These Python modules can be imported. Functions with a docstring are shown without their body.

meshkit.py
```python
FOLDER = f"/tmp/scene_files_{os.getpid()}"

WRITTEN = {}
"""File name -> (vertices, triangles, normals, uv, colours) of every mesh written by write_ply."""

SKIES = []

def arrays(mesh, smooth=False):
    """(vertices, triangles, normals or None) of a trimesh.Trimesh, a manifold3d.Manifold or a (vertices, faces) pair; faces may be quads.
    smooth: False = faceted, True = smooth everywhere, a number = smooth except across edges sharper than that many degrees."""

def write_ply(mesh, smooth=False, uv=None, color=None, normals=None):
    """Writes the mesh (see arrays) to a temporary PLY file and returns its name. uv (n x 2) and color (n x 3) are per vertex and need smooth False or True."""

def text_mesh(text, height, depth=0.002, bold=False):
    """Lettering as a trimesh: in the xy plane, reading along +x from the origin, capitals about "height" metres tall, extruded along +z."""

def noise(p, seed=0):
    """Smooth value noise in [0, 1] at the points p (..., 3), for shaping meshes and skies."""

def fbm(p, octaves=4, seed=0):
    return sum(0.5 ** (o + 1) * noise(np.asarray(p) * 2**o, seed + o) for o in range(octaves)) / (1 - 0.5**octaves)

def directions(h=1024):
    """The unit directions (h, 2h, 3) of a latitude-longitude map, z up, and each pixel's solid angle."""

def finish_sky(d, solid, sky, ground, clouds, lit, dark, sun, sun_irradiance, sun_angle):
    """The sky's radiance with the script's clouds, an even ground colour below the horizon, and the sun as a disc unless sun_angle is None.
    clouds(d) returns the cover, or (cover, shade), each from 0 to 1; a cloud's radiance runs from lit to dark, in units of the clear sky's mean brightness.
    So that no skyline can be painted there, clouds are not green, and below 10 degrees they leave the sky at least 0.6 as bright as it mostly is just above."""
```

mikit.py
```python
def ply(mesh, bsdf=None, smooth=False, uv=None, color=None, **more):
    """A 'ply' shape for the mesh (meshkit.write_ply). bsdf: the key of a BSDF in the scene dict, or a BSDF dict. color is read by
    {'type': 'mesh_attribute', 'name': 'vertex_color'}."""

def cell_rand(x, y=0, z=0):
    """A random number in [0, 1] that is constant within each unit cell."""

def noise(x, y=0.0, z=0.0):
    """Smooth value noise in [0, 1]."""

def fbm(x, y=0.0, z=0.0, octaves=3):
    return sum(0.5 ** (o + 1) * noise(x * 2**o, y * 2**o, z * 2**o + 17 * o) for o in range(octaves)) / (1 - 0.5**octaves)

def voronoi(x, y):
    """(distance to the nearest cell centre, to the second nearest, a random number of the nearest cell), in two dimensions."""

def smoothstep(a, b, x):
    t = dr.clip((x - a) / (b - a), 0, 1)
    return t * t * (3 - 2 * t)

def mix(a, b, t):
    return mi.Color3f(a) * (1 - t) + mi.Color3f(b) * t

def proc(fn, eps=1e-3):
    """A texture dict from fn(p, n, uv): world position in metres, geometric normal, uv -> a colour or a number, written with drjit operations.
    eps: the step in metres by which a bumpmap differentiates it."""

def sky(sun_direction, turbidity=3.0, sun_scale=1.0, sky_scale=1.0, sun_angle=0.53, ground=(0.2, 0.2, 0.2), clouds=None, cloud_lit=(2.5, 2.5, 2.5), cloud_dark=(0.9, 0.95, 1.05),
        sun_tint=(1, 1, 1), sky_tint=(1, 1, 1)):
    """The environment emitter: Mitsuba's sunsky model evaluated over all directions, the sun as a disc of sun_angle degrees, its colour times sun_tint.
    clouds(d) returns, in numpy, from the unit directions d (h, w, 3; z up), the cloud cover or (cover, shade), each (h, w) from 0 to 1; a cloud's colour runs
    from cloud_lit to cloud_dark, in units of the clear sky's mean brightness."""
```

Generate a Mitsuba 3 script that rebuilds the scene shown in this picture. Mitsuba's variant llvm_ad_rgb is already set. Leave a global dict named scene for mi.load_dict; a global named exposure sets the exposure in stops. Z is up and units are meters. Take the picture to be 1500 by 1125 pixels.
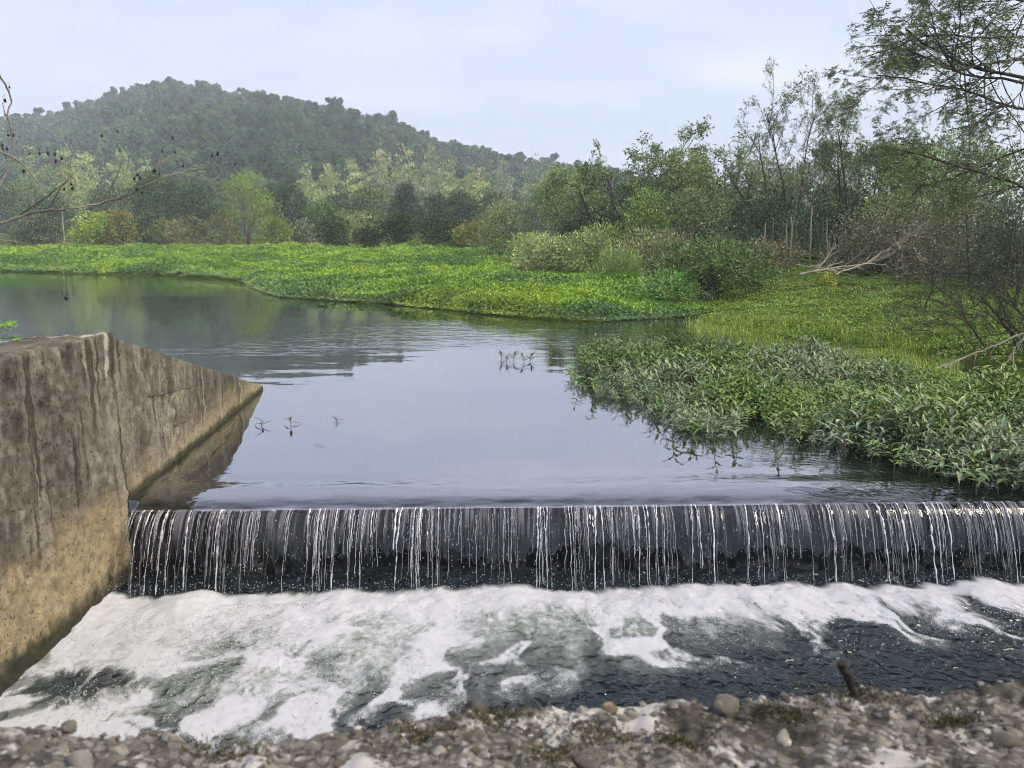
import math
import numpy as np, trimesh, shapely, mitsuba as mi, drjit as dr, mikit, meshkit
import manifold3d as m3
from scipy import ndimage
from shapely.geometry import Polygon

T = mi.ScalarTransform4f
scene, labels = {}, {}
# ------------------------------------------------------------------ camera, air, sky, exposure
H, PITCH, FPX = 2.2, math.radians(10.6), 1155.0          # eye height over the pond, tilt, focal length in photo pixels
cp, sp = math.cos(PITCH), math.sin(PITCH)
scene['camera'] = {'type': 'thinlens', 'fov': 2 * math.degrees(math.atan(750 / FPX)), 'fov_axis': 'x', 'near_clip': 0.05, 'far_clip': 4000.0,
                   'aperture_radius': 0.0014, 'focus_distance': 9.0, 'medium': {'type': 'ref', 'id': 'air'},
                   'to_world': T().look_at(origin=[0, 0, H], target=[0, cp, H - sp], up=[0, 0, 1])}
scene['air'] = {'type': 'homogeneous', 'albedo': {'type': 'rgb', 'value': [0.80, 0.91, 0.998]}, 'sigma_t': 0.00064}
exposure = 2.87


def clouds(d):
    az, el = np.arctan2(d[..., 0], d[..., 1]), np.arcsin(np.clip(d[..., 2], -1, 1))
    q = np.stack([d[..., 0] / (d[..., 2] + 0.25), d[..., 1] / (d[..., 2] + 0.25) * 1.7, d[..., 2] * 2], -1)
    f = meshkit.fbm(q * 1.6 + 5, 5, seed=4)
    g = meshkit.fbm(q * 0.7 + 9, 3, seed=9)
    s = np.clip((f - 0.43) * 3.0, 0, 1) * np.clip((g - 0.28) * 2.6, 0.1, 1)
    return np.full(f.shape, 0.94), 1 - s


scene['sky'] = mikit.sky([0.85, -0.20, 0.95], turbidity=4, sun_scale=0.62, sun_angle=28, ground=(0.07, 0.08, 0.06), clouds=clouds,
                         cloud_lit=(1.95, 1.93, 2.02), cloud_dark=(1.06, 1.13, 1.52), sun_tint=(0.94, 0.97, 1.0))

# ------------------------------------------------------------------ helpers


def ray(u, v):
    a, b = (u - 750) / FPX, (562.5 - v) / FPX
    return np.array([a, cp + b * sp, -sp + b * cp])


def P(u, v, z=None, y=None):
    """The point of the place that shows at photo pixel (u, v), on the level z or at the distance y."""
    d = ray(u, v)
    t = (z - H) / d[2] if z is not None else y / d[1]
    return np.array([0, 0, H]) + t * d


def bx(key):
    n, k = key, 0
    while n in scene or n in labels or any(s.startswith(n + '__') for s in scene):
        k += 1
        n = f'{key}_{k:03d}'
    return n


COUNT = {}


def number(key):
    k = COUNT.get(key, 0)
    COUNT[key] = k + 1
    return key if k == 0 else f'{key}_{k:03d}'


def thing(name, label, cat, group=None):
    key = number(name)
    labels[key] = {'label': label, 'category': cat}
    if group:
        labels[key]['group'] = group
    return key


def part(parent, name, mesh, bsdf, smooth=False, color=None):
    key = number(parent + '__' + name)
    scene[key] = mikit.ply(mesh, bsdf, smooth=smooth, color=color)
    return key


def struct(name, mesh, bsdf, smooth=False, color=None, kind='structure', label=None, cat=None):
    key = number(name)
    scene[key] = mikit.ply(mesh, bsdf, smooth=smooth, color=color)
    labels[key] = {'kind': kind}
    if label:
        labels[key].update(label=label, category=cat or name.replace('_', ' '))
    return key


def grid_mesh(X, Y, Z):
    n, m = X.shape
    i = np.arange(n * m).reshape(n, m)
    q = np.stack([i[:-1, :-1], i[:-1, 1:], i[1:, 1:], i[1:, :-1]], -1).reshape(-1, 4)
    return np.stack([X.ravel(), Y.ravel(), Z.ravel()], 1), np.vstack([q[:, [0, 1, 2]], q[:, [0, 2, 3]]])


def tube(pts, rad, sides=5):
    p = np.asarray(pts, float)
    n = len(p)
    r = np.broadcast_to(np.asarray(rad, float), (n,))
    t = np.gradient(p, axis=0)
    t /= np.linalg.norm(t, axis=1, keepdims=True) + 1e-12
    a = np.cross(t, np.where(np.abs(t[:, 2:]) < 0.9, [0, 0, 1.0], [1.0, 0, 0]))
    a /= np.linalg.norm(a, axis=1, keepdims=True) + 1e-12
    b, ang = np.cross(t, a), np.arange(sides) * 2 * np.pi / sides
    v = p[:, None] + r[:, None, None] * (np.cos(ang)[None, :, None] * a[:, None] + np.sin(ang)[None, :, None] * b[:, None])
    i, j = np.meshgrid(np.arange(n - 1), np.arange(sides), indexing='ij')
    q = np.stack([i * sides + j, i * sides + (j + 1) % sides, (i + 1) * sides + (j + 1) % sides, (i + 1) * sides + j], -1).reshape(-1, 4)
    v = np.vstack([v.reshape(-1, 3), p[:1], p[-1:]])
    k = np.arange(sides)
    f = np.vstack([q[:, [0, 1, 2]], q[:, [0, 2, 3]], np.stack([k * 0 + n * sides, (k + 1) % sides, k], 1),
                   np.stack([k * 0 + n * sides + 1, (n - 1) * sides + k, (n - 1) * sides + (k + 1) % sides], 1)])
    return v, f


def join(meshes):
    vs, fs, at = [], [], 0
    for v, f in meshes:
        vs.append(v); fs.append(np.asarray(f) + at); at += len(v)
    return np.vstack(vs), np.vstack(fs)


def unit(v):
    return v / (np.linalg.norm(v, axis=-1, keepdims=True) + 1e-12)


def leaf_mesh(pos, d, L, W, rng, fold=0.25, flat=0.0, out=None):
    """Diamond leaves, two triangles each, folded along the midrib. flat: how far the blades lie level."""
    n = len(pos)
    d = unit(d)
    r = unit(rng.normal(size=(n, 3)) * (1 - flat) + np.array([0, 0, 1.0]) * flat)
    if out is not None:
        r = unit(out + rng.normal(size=(n, 3)) * 0.42)
    s = unit(np.cross(d, r))
    nn = np.cross(s, d)
    L, W = np.broadcast_to(L, (n,))[:, None], np.broadcast_to(W, (n,))[:, None]
    mid = pos + d * L * 0.42
    v = np.stack([pos, mid + s * W / 2 + nn * W * fold, pos + d * L, mid - s * W / 2 + nn * W * fold], 1).reshape(-1, 3)
    k = np.arange(n)[:, None] * 4
    return v, np.vstack([k + [0, 1, 2], k + [0, 2, 3]])


LEAFK = 1.75


def tint(n, base, rng, bright=0.22, yellow=0.15, other=None, share=0.0, per=4):
    c = np.array(base)[None] * LEAFK * np.exp(rng.normal(size=(n, 1)) * bright)
    c = c * (1 + yellow * rng.normal(size=(n, 1)) * np.array([1.0, 0.25, -0.6]))
    if other is not None:
        k = rng.random(n) < share
        c[k] = np.array(other) * np.exp(rng.normal(size=(k.sum(), 1)) * bright)
    return np.repeat(np.clip(c, 0.004, 0.9), per, axis=0)


def in_poly(poly, n_per_m2, rng, most=None):
    x0, y0, x1, y1 = poly.bounds
    n = int((x1 - x0) * (y1 - y0) * n_per_m2)
    x, y = rng.uniform(x0, x1, n), rng.uniform(y0, y1, n)
    k = shapely.contains_xy(poly, x, y)
    return x[k], y[k]


def nz(x, y, s, seed=0, octaves=3):
    return meshkit.fbm(np.stack([np.asarray(x) / s, np.asarray(y) / s, np.zeros(np.shape(x))], -1), octaves, seed)


def in_view(x, y, pad=1.0):
    return np.abs(x) < 0.665 * (y * cp + 0.4) + pad


# ------------------------------------------------------------------ materials
def principled(base, rough=0.6, spec=0.4, **k):
    return {'type': 'principled', 'base_color': base if isinstance(base, dict) else {'type': 'rgb', 'value': list(base)}, 'roughness': rough, 'specular': spec, **k}


VC = {'type': 'mesh_attribute', 'name': 'vertex_color'}
scene['leaf'] = {'type': 'twosided', 'bsdf': principled(VC, 0.5, 0.35)}
scene['glossy_leaf'] = {'type': 'twosided', 'bsdf': principled(VC, 0.45, 0.5)}
scene['far_leaf'] = {'type': 'twosided', 'bsdf': {'type': 'diffuse', 'reflectance': VC}}
scene['bark'] = {'type': 'twosided', 'bsdf': principled((0.10, 0.085, 0.065), 0.85, 0.2)}
scene['dark_bark'] = {'type': 'twosided', 'bsdf': principled((0.045, 0.038, 0.032), 0.85, 0.2)}
scene['pale_wood'] = {'type': 'twosided', 'bsdf': principled((0.32, 0.29, 0.23), 0.8, 0.2)}
scene['grey_wood'] = {'type': 'twosided', 'bsdf': principled((0.10, 0.09, 0.075), 0.85, 0.2)}
scene['alder_bark'] = {'type': 'twosided', 'bsdf': principled((0.20, 0.18, 0.14), 0.8, 0.2)}
scene['stub_bark'] = {'type': 'twosided', 'bsdf': principled((0.022, 0.016, 0.012), 0.75, 0.2)}
scene['cone_scale'] = {'type': 'twosided', 'bsdf': principled((0.018, 0.014, 0.012), 0.7, 0.2)}


def ground_fn(p, n, uv):
    a, b = mikit.fbm(p.x * 0.7, p.y * 0.7, 0.0, 4), mikit.fbm(p.x * 5, p.y * 5, 3.0, 3)
    c = mikit.mix((0.035, 0.06, 0.015), (0.075, 0.12, 0.02), mikit.smoothstep(0.3, 0.7, a))
    return mikit.mix(c, (0.05, 0.045, 0.03), mikit.smoothstep(0.5, 0.72, b) * 0.7)


scene['turf'] = {'type': 'twosided', 'bsdf': {'type': 'diffuse', 'reflectance': mikit.proc(ground_fn)}}
scene['forest_floor'] = {'type': 'twosided', 'bsdf': {'type': 'diffuse', 'reflectance': {'type': 'rgb', 'value': [0.03, 0.045, 0.018]}}}


def dirt_fn(p, n, uv):
    return mikit.mix((0.26, 0.22, 0.15), (0.36, 0.31, 0.22), mikit.fbm(p.x * 0.6, p.y * 2.0, 0.0, 3))


scene['dirt'] = {'type': 'twosided', 'bsdf': {'type': 'diffuse', 'reflectance': mikit.proc(dirt_fn)}}


# concrete: grey brown, dark runs down from the top, a paler scoured band round the pond level, algae at the foot
def wall_fn(p, n, uv):
    runs = mikit.fbm(p.y * 6.0 + p.x * 3.0, p.z * 0.6, 2.0, 4)
    thin = mikit.fbm(p.y * 22.0 + p.x * 9.0, p.z * 1.6, 4.0, 3)
    blot = mikit.fbm(p.y * 2.2, p.z * 2.2, p.x * 2.0, 4)
    fine = mikit.fbm(p.y * 75, p.z * 60, p.x * 75, 3)
    mid = mikit.fbm(p.y * 17, p.z * 14, p.x * 17, 4)
    grit = mikit.noise(p.y * 150, p.z * 150, p.x * 110)
    c = mikit.mix((0.032, 0.030, 0.025), (0.150, 0.140, 0.115), mikit.smoothstep(0.30, 0.66, 0.40 * runs + 0.35 * blot + 0.25 * mid))
    c = mikit.mix(c, (0.22, 0.20, 0.158), mikit.smoothstep(0.48, 0.70, mid) * mikit.smoothstep(0.40, 0.62, blot) * 0.6)
    c = mikit.mix(c, (0.020, 0.018, 0.014), mikit.smoothstep(0.52, 0.70, thin) * mikit.smoothstep(0.42, 0.60, runs) * 0.8)
    up = mikit.smoothstep(6.25, 6.5, p.y)                       # upstream of the crest the band follows the pond's own level
    zz = p.z + 0.45 * (blot - 0.5) + 0.16 * (mid - 0.5) + 0.25 * (runs - 0.5)
    level = dr.select(p.y > 6.3, 0.10, 0.06)
    band = mikit.smoothstep(level + 0.26, level - 0.10, zz) * mikit.smoothstep(-0.60, -0.42, zz + 0.16 * (runs - 0.5))
    c = mikit.mix(c, mikit.mix((0.15, 0.128, 0.078), (0.30, 0.25, 0.145), mikit.smoothstep(0.3, 0.65, 0.5 * fine + 0.5 * mid)), band * dr.select(p.y > 6.3, 0.55, 0.85))
    wet = dr.select(p.y > 6.3, mikit.smoothstep(0.10, 0.02, p.z + 0.05 * (runs - 0.5)), mikit.smoothstep(-0.38, -0.55, p.z + 0.22 * (blot - 0.5) + 0.1 * (mid - 0.5)))
    c = mikit.mix(c, (0.020, 0.022, 0.012), wet * 0.93)
    pits = mikit.smoothstep(0.58, 0.72, fine)
    c = mikit.mix(c, (0.020, 0.017, 0.012), pits * 0.75)
    c = mikit.mix(c, (0.24, 0.22, 0.18), mikit.smoothstep(0.88, 0.96, grit) * 0.6)
    top = mikit.smoothstep(0.3, 0.8, n.z)
    c = mikit.mix(c, (0.085, 0.075, 0.058), top * 0.4)
    s = mikit.smoothstep(0.045, 0.015, dr.abs(p.y - 6.18 - 0.03 * (runs - 0.5))) * mikit.smoothstep(1.05, 1.2, p.z + 0.5 * (mid - 0.5)) * mikit.smoothstep(0.35, 0.55, mid)
    return mikit.mix(c, (0.30, 0.29, 0.26), s * (1 - up))


def rough_fn(p, n, uv):
    return mikit.fbm(p.y * 30, p.z * 30, p.x * 30, 4) * 0.6 + mikit.noise(p.y * 110, p.z * 110, p.x * 110) * 0.25


scene['concrete'] = {'type': 'twosided', 'bsdf': {'type': 'bumpmap', 'arbitrary': mikit.proc(rough_fn, 2e-3), 'scale': 0.022, 'bsdf': principled(mikit.proc(wall_fn), 0.85, 0.25)}}


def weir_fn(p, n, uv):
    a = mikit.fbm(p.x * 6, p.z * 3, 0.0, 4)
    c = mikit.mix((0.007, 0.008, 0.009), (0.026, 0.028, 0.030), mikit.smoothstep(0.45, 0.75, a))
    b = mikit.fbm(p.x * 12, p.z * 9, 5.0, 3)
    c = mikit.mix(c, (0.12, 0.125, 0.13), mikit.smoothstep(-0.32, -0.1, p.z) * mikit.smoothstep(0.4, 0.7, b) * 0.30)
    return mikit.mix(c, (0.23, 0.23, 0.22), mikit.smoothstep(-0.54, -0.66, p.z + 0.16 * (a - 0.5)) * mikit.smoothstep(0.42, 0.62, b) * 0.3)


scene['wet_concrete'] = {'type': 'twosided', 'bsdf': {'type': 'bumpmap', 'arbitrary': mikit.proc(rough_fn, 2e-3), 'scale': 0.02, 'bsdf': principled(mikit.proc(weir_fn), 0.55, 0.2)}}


def pond_bump(p, n, uv):
    wind = mikit.smoothstep(0.42, 0.62, mikit.fbm(p.x * 0.09 + 3, p.y * 0.16, 1.0, 3)) * mikit.smoothstep(9.0, 14.0, p.y)
    swell = mikit.fbm(p.x * 0.9, p.y * 2.6, 0.0, 2) * 0.004
    fine = mikit.fbm(p.x * 3.5, p.y * 9.0, 4.0, 3) * 0.0045
    near = mikit.smoothstep(7.6, 6.7, p.y) * mikit.fbm(p.x * 5, p.y * 14, 2.0, 3) * 0.006
    side = mikit.smoothstep(2.0, 4.0, p.x) * mikit.smoothstep(9.0, 7.6, p.y) * mikit.fbm(p.x * 9 + p.y * 6, p.y * 16, 7.0, 3) * 0.008
    return swell + fine * (0.12 + wind) + near + side


scene['still_water'] = {'type': 'plastic', 'int_ior': 1.5, 'diffuse_reflectance': {'type': 'rgb', 'value': [0.010, 0.012, 0.012]}}
scene['sheen'] = {'type': 'conductor', 'material': 'none', 'specular_reflectance': {'type': 'rgb', 'value': [0.93, 0.94, 0.96]}}
scene['pond_water'] = {'type': 'bumpmap', 'arbitrary': mikit.proc(pond_bump, 4e-3), 'scale': 1.0,
                       'bsdf': {'type': 'blendbsdf', 'weight': mikit.proc(lambda p, n, uv: 0.03 + 0.36 * mikit.smoothstep(0.95, 0.9985, n.z)), 'a': {'type': 'ref', 'id': 'still_water'}, 'b': {'type': 'ref', 'id': 'sheen'}}}

FOOT = lambda x: 5.86 + 0.028 * x      # where the falling water lands


def foam_w(p):
    """(solid froth, thin bubbly lace, milkiness), each from 0 to 1."""
    x, y = p.x, p.y
    d = FOOT(x) - y
    t = dr.clip((x + 3.2) / 6.8, 0, 1)
    reach = 1.7 * (1 - t) * (1 - t) + 0.45 + 0.10 * t
    white = 0.60 * (1 - t) * (1 - t) + 0.42 + 0.05 * t
    wx = mikit.fbm(x * 1.3, y * 1.3, 1.0, 3) - 0.5
    wy = mikit.fbm(x * 1.3, y * 1.3, 8.0, 3) - 0.5
    xs, ys = x - d * x * 0.10 + 0.9 * wx * (0.25 + dr.clip(d, 0, 1)), y + 0.7 * wy
    streak = mikit.fbm(xs * 3.4, ys * 1.0, 21.0, 4)
    wisp = mikit.fbm(xs * 7.0, ys * 3.0, 5.0, 3)
    vein = 1 - dr.abs(mikit.fbm(xs * 2.3, ys * 1.5, 13.0, 4) - 0.5) * 7.0
    k = d / reach
    kf = d / white
    froth = mikit.smoothstep(1.0, 0.15, kf + (1.9 - 0.7 * (1 - t)) * (streak - 0.5) * dr.clip(0.30 + kf, 0, 1) + (1.3 * (wisp - 0.5) + 1.2 * (mikit.fbm(xs * 19, ys * 11, 4.0, 3) - 0.5)) * dr.clip(kf * 2, 0.2, 1))
    lace = mikit.smoothstep(1.55, 0.75, k + 2.4 * (streak - 0.5) + 0.8 * (wisp - 0.5)) * (0.24 + 0.62 * (1 - t)) + mikit.smoothstep(1.9, 1.1, k) * mikit.smoothstep(0.2, 0.95, vein) * 0.75
    milk = mikit.smoothstep(1.7, 0.4, k + 1.2 * (streak - 0.5)) * mikit.smoothstep(3.2, -1.5, x)
    hole = mikit.smoothstep(0.9, 0.35, dr.sqrt(dr.square((x + 2.62) / 0.42) + dr.square((y - 4.62) / 0.30)) + 1.6 * wx + 1.2 * (wisp - 0.5))
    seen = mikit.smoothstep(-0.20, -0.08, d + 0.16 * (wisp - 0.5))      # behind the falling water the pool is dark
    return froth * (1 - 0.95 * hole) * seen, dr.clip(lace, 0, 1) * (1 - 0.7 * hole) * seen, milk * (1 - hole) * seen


def bubble(p):
    d1, d2, r = mikit.voronoi(p.x * 130, p.y * 100)
    return mikit.smoothstep(0.6, 0.0, d1) * (0.2 + 0.8 * r) * 0.7 + mikit.fbm(p.x * 34, p.y * 26, 0.0, 3) * 0.7


def foam_mix(p, n, uv):
    froth, lace, milk = foam_w(p)
    b = bubble(p)
    far = mikit.smoothstep(0.15, 0.9, FOOT(p.x) - p.y)
    return dr.clip(froth * (0.80 - 0.18 * far + (0.40 + 0.85 * far) * (b - 0.5)) + (1 - froth) * mikit.smoothstep(0.88, 1.40, lace + b) * 0.8, 0, 0.96)


def milky_fn(p, n, uv):
    froth, lace, milk = foam_w(p)
    return mikit.mix(mikit.mix((0.012, 0.018, 0.022), (0.10, 0.12, 0.11), lace * 0.55), (0.20, 0.225, 0.205), milk * 0.95)


def pool_bump(p, n, uv):
    d = FOOT(p.x) - p.y
    a = mikit.fbm(p.x * 5, p.y * 7, 0.0, 4) * 0.03
    b = 1 - dr.abs(mikit.fbm(p.x * 9 + 3, p.y * 9, 3.0, 3) - 0.5) * 2
    return a + b * b * 0.022


scene['pool_clear'] = {'type': 'bumpmap', 'arbitrary': mikit.proc(pool_bump, 3e-3), 'scale': 1.0,
                       'bsdf': {'type': 'plastic', 'int_ior': 1.33, 'diffuse_reflectance': mikit.proc(milky_fn)}}
scene['foam'] = {'type': 'bumpmap', 'arbitrary': mikit.proc(lambda p, n, uv: mikit.fbm(p.x * 45, p.y * 38, 2.0, 3), 2e-3), 'scale': 0.0045, 'bsdf': {'type': 'diffuse', 'reflectance': {'type': 'rgb', 'value': [0.47, 0.495, 0.54]}}}
scene['pool_water'] = {'type': 'blendbsdf', 'weight': mikit.proc(foam_mix), 'a': {'type': 'ref', 'id': 'pool_clear'}, 'b': {'type': 'ref', 'id': 'foam'}}
scene['stream_white'] = {'type': 'twosided', 'bsdf': principled((0.50, 0.52, 0.57), 0.15, 0.7)}
scene['stream_grey'] = {'type': 'twosided', 'bsdf': principled((0.13, 0.135, 0.15), 0.10, 0.8)}
scene['clear_film'] = {'type': 'thindielectric', 'int_ior': 1.33}
scene['bubbly_film'] = {'type': 'twosided', 'bsdf': principled((0.34, 0.36, 0.41), 0.45, 0.15)}
scene['film'] = {'type': 'blendbsdf', 'weight': mikit.proc(lambda p, n, uv: 0.30 * mikit.smoothstep(0.40, 0.72, mikit.fbm(p.x * 42, p.z * 2.5, 0.0, 3)) * mikit.smoothstep(-0.36, -0.10, p.z)), 'a': {'type': 'ref', 'id': 'clear_film'}, 'b': {'type': 'ref', 'id': 'bubbly_film'}}
scene['stream_clear'] = {'type': 'dielectric', 'int_ior': 1.33}


def par_fn(p, n, uv):
    w = mikit.noise(p.x * 60, p.y * 60, p.z * 60)
    d1, d2, r = mikit.voronoi(p.x * 70 + 2 * w, p.y * 75 + p.z * 50)
    e1, e2, q = mikit.voronoi(p.x * 170 + w, p.y * 170 + p.z * 120)
    m = mikit.fbm(p.x * 11, p.y * 15, p.z * 11, 4)
    l = mikit.fbm(p.x * 22 + 5, p.y * 26, p.z * 22, 4)
    c = mikit.mix((0.060, 0.057, 0.050), (0.24, 0.23, 0.205), r * r)
    c = mikit.mix(c, mikit.mix((0.030, 0.028, 0.024), (0.25, 0.24, 0.215), q * q), 0.55)
    c = mikit.mix(c, (0.017, 0.016, 0.012), mikit.smoothstep(0.14, 0.02, d2 - d1) * 0.8)
    c = mikit.mix(c, (0.36, 0.36, 0.345), mikit.smoothstep(0.56, 0.66, l + 0.12 * (q - 0.5)) * 0.8)
    return mikit.mix(c, (0.014, 0.014, 0.008), mikit.smoothstep(0.56, 0.66, m + 0.1 * (q - 0.5)) * 0.7)


scene['lichen_concrete'] = {'type': 'twosided', 'bsdf': principled(mikit.proc(par_fn), 0.9, 0.2)}


def pebble_tone(p):
    return 0.45 + 1.1 * mikit.fbm(p.x * 110, p.y * 110, p.z * 110, 3) + 1.6 * mikit.smoothstep(0.62, 0.75, mikit.fbm(p.x * 70 + 3, p.y * 70, p.z * 70, 3))


PEBBLES = [(0.090, 0.083, 0.069), (0.055, 0.051, 0.046), (0.135, 0.126, 0.105), (0.165, 0.16, 0.145), (0.075, 0.066, 0.050), (0.115, 0.092, 0.058)]
for i, c in enumerate(PEBBLES):
    scene[f'pebble_skin_{i}'] = {'type': 'twosided', 'bsdf': principled(mikit.proc((lambda c: lambda p, n, uv: mi.Color3f(c) * pebble_tone(p))(c)), 0.85, 0.2)}

# ------------------------------------------------------------------ the lie of the land
CREST_L, CREST_R = P(180, 741, z=-0.02), P(1450, 728, z=-0.02)
CDIR = (CREST_R - CREST_L) / (CREST_R[0] - CREST_L[0])           # along the weir, per metre of x
CY = lambda x: CREST_L[1] + (np.asarray(x) - CREST_L[0]) * CDIR[1]
TIP = P(385, 570, z=0.0)
WX = -3.22                                                       # the wing wall's face at the crest
POOL_Z = -0.63

shore_px = [(0, 398), (60, 400), (120, 401), (190, 404), (250, 405), (310, 409), (360, 413), (392, 428), (420, 436), (480, 440), (560, 445), (640, 452), (700, 459), (800, 467), (880, 471), (960, 466), (1035, 463)]
bank_px = [(1035, 478), (1150, 500), (1260, 512), (1380, 530), (1500, 560), (1640, 610)]
far = [P(u, v, z=0.0)[:2] for u, v in shore_px]
bank = [P(u, v, z=0.0)[:2] for u, v in bank_px]
water_poly = Polygon([(-3.9, 6.2), (-3.9, 9.5), (-9, 10.5), (-30, 12), (-75, 25), (-75, 66), (-50, 58)] + far + bank + [(8.2, 9.0), (7.0, 6.2)]).buffer(0)
GX0, GX1, GY0, GY1, GS = -90.0, 80.0, 2.0, 130.0, 0.25
gx, gy = np.arange(GX0, GX1, GS), np.arange(GY0, GY1, GS)
GXX, GYY = np.meshgrid(gx, gy)
inside = shapely.contains_xy(water_poly, GXX.ravel(), GYY.ravel()).reshape(GXX.shape)
SD = (ndimage.distance_transform_edt(~inside) - ndimage.distance_transform_edt(inside)) * GS


def sd(x, y):
    c = np.array([(np.clip(y, GY0, GY1 - 1) - GY0) / GS, (np.clip(x, GX0, GX1 - 1) - GX0) / GS])
    return ndimage.map_coordinates(SD, c.reshape(2, -1), order=1, mode='nearest').reshape(np.shape(x))


def sstep(a, b, x):
    t = np.clip((np.asarray(x, float) - a) / (b - a), 0, 1)
    return t * t * (3 - 2 * t)


def gh(x, y):
    """Height of the ground."""
    x, y = np.asarray(x, float), np.asarray(y, float)
    s = sd(x, y)
    right = sstep(4.0, 9.0, x - (y - 20) * 0.12) * (1 - sstep(45, 70, y))
    rise = np.minimum(0.019 * np.maximum(s, 0), 1.55) * (1 - right) + (np.minimum(0.078 * np.maximum(s, 0), 1.15) + 0.012 * np.clip(y - 32, 0, 60)) * right
    land = 0.03 + 0.10 * (1 - np.exp(-np.maximum(s, 0) / 0.6)) + rise + (nz(x, y, 3.0, 3) - 0.5) * 0.16 * sstep(0, 3, s)
    land = land + 0.012 * np.clip(y - 105, 0, 400)
    bed = np.maximum(-0.9, 0.03 + s * 0.35)
    h = np.where(s > 0, land, bed)
    chan = (y < 6.6) & (x > -3.55) & (x < 7.2)
    h = np.where(chan, -1.5, h)
    behind = (x <= -3.55) & (y < 9.0)
    h = np.where(behind, np.minimum(1.05, 0.2 + 0.5 * np.maximum(s, -0.5)), h)
    return np.where((y < 6.6) & (x >= 7.2), 0.9, h)


def graded(a, b, fine0, fine1, step, grow=1.22):
    c = list(np.arange(fine0, fine1 + step / 2, step))
    s = step
    while c[-1] < b:
        s *= grow; c.append(min(b, c[-1] + s))
    s = step
    while c[0] > a:
        s *= grow; c.insert(0, max(a, c[0] - s))
    return np.array(c)


X, Y = np.meshgrid(graded(-1150, 1150, -30, 30, 0.35), graded(-200, 1150, 4.0, 55, 0.35))
Z = gh(X, Y)
Z = np.where(Y < 3, np.where((X > -3.55) & (X < 7.2), -1.5, 0.9), Z)
struct('ground', grid_mesh(X, Y, Z), 'turf', smooth=True)

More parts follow.
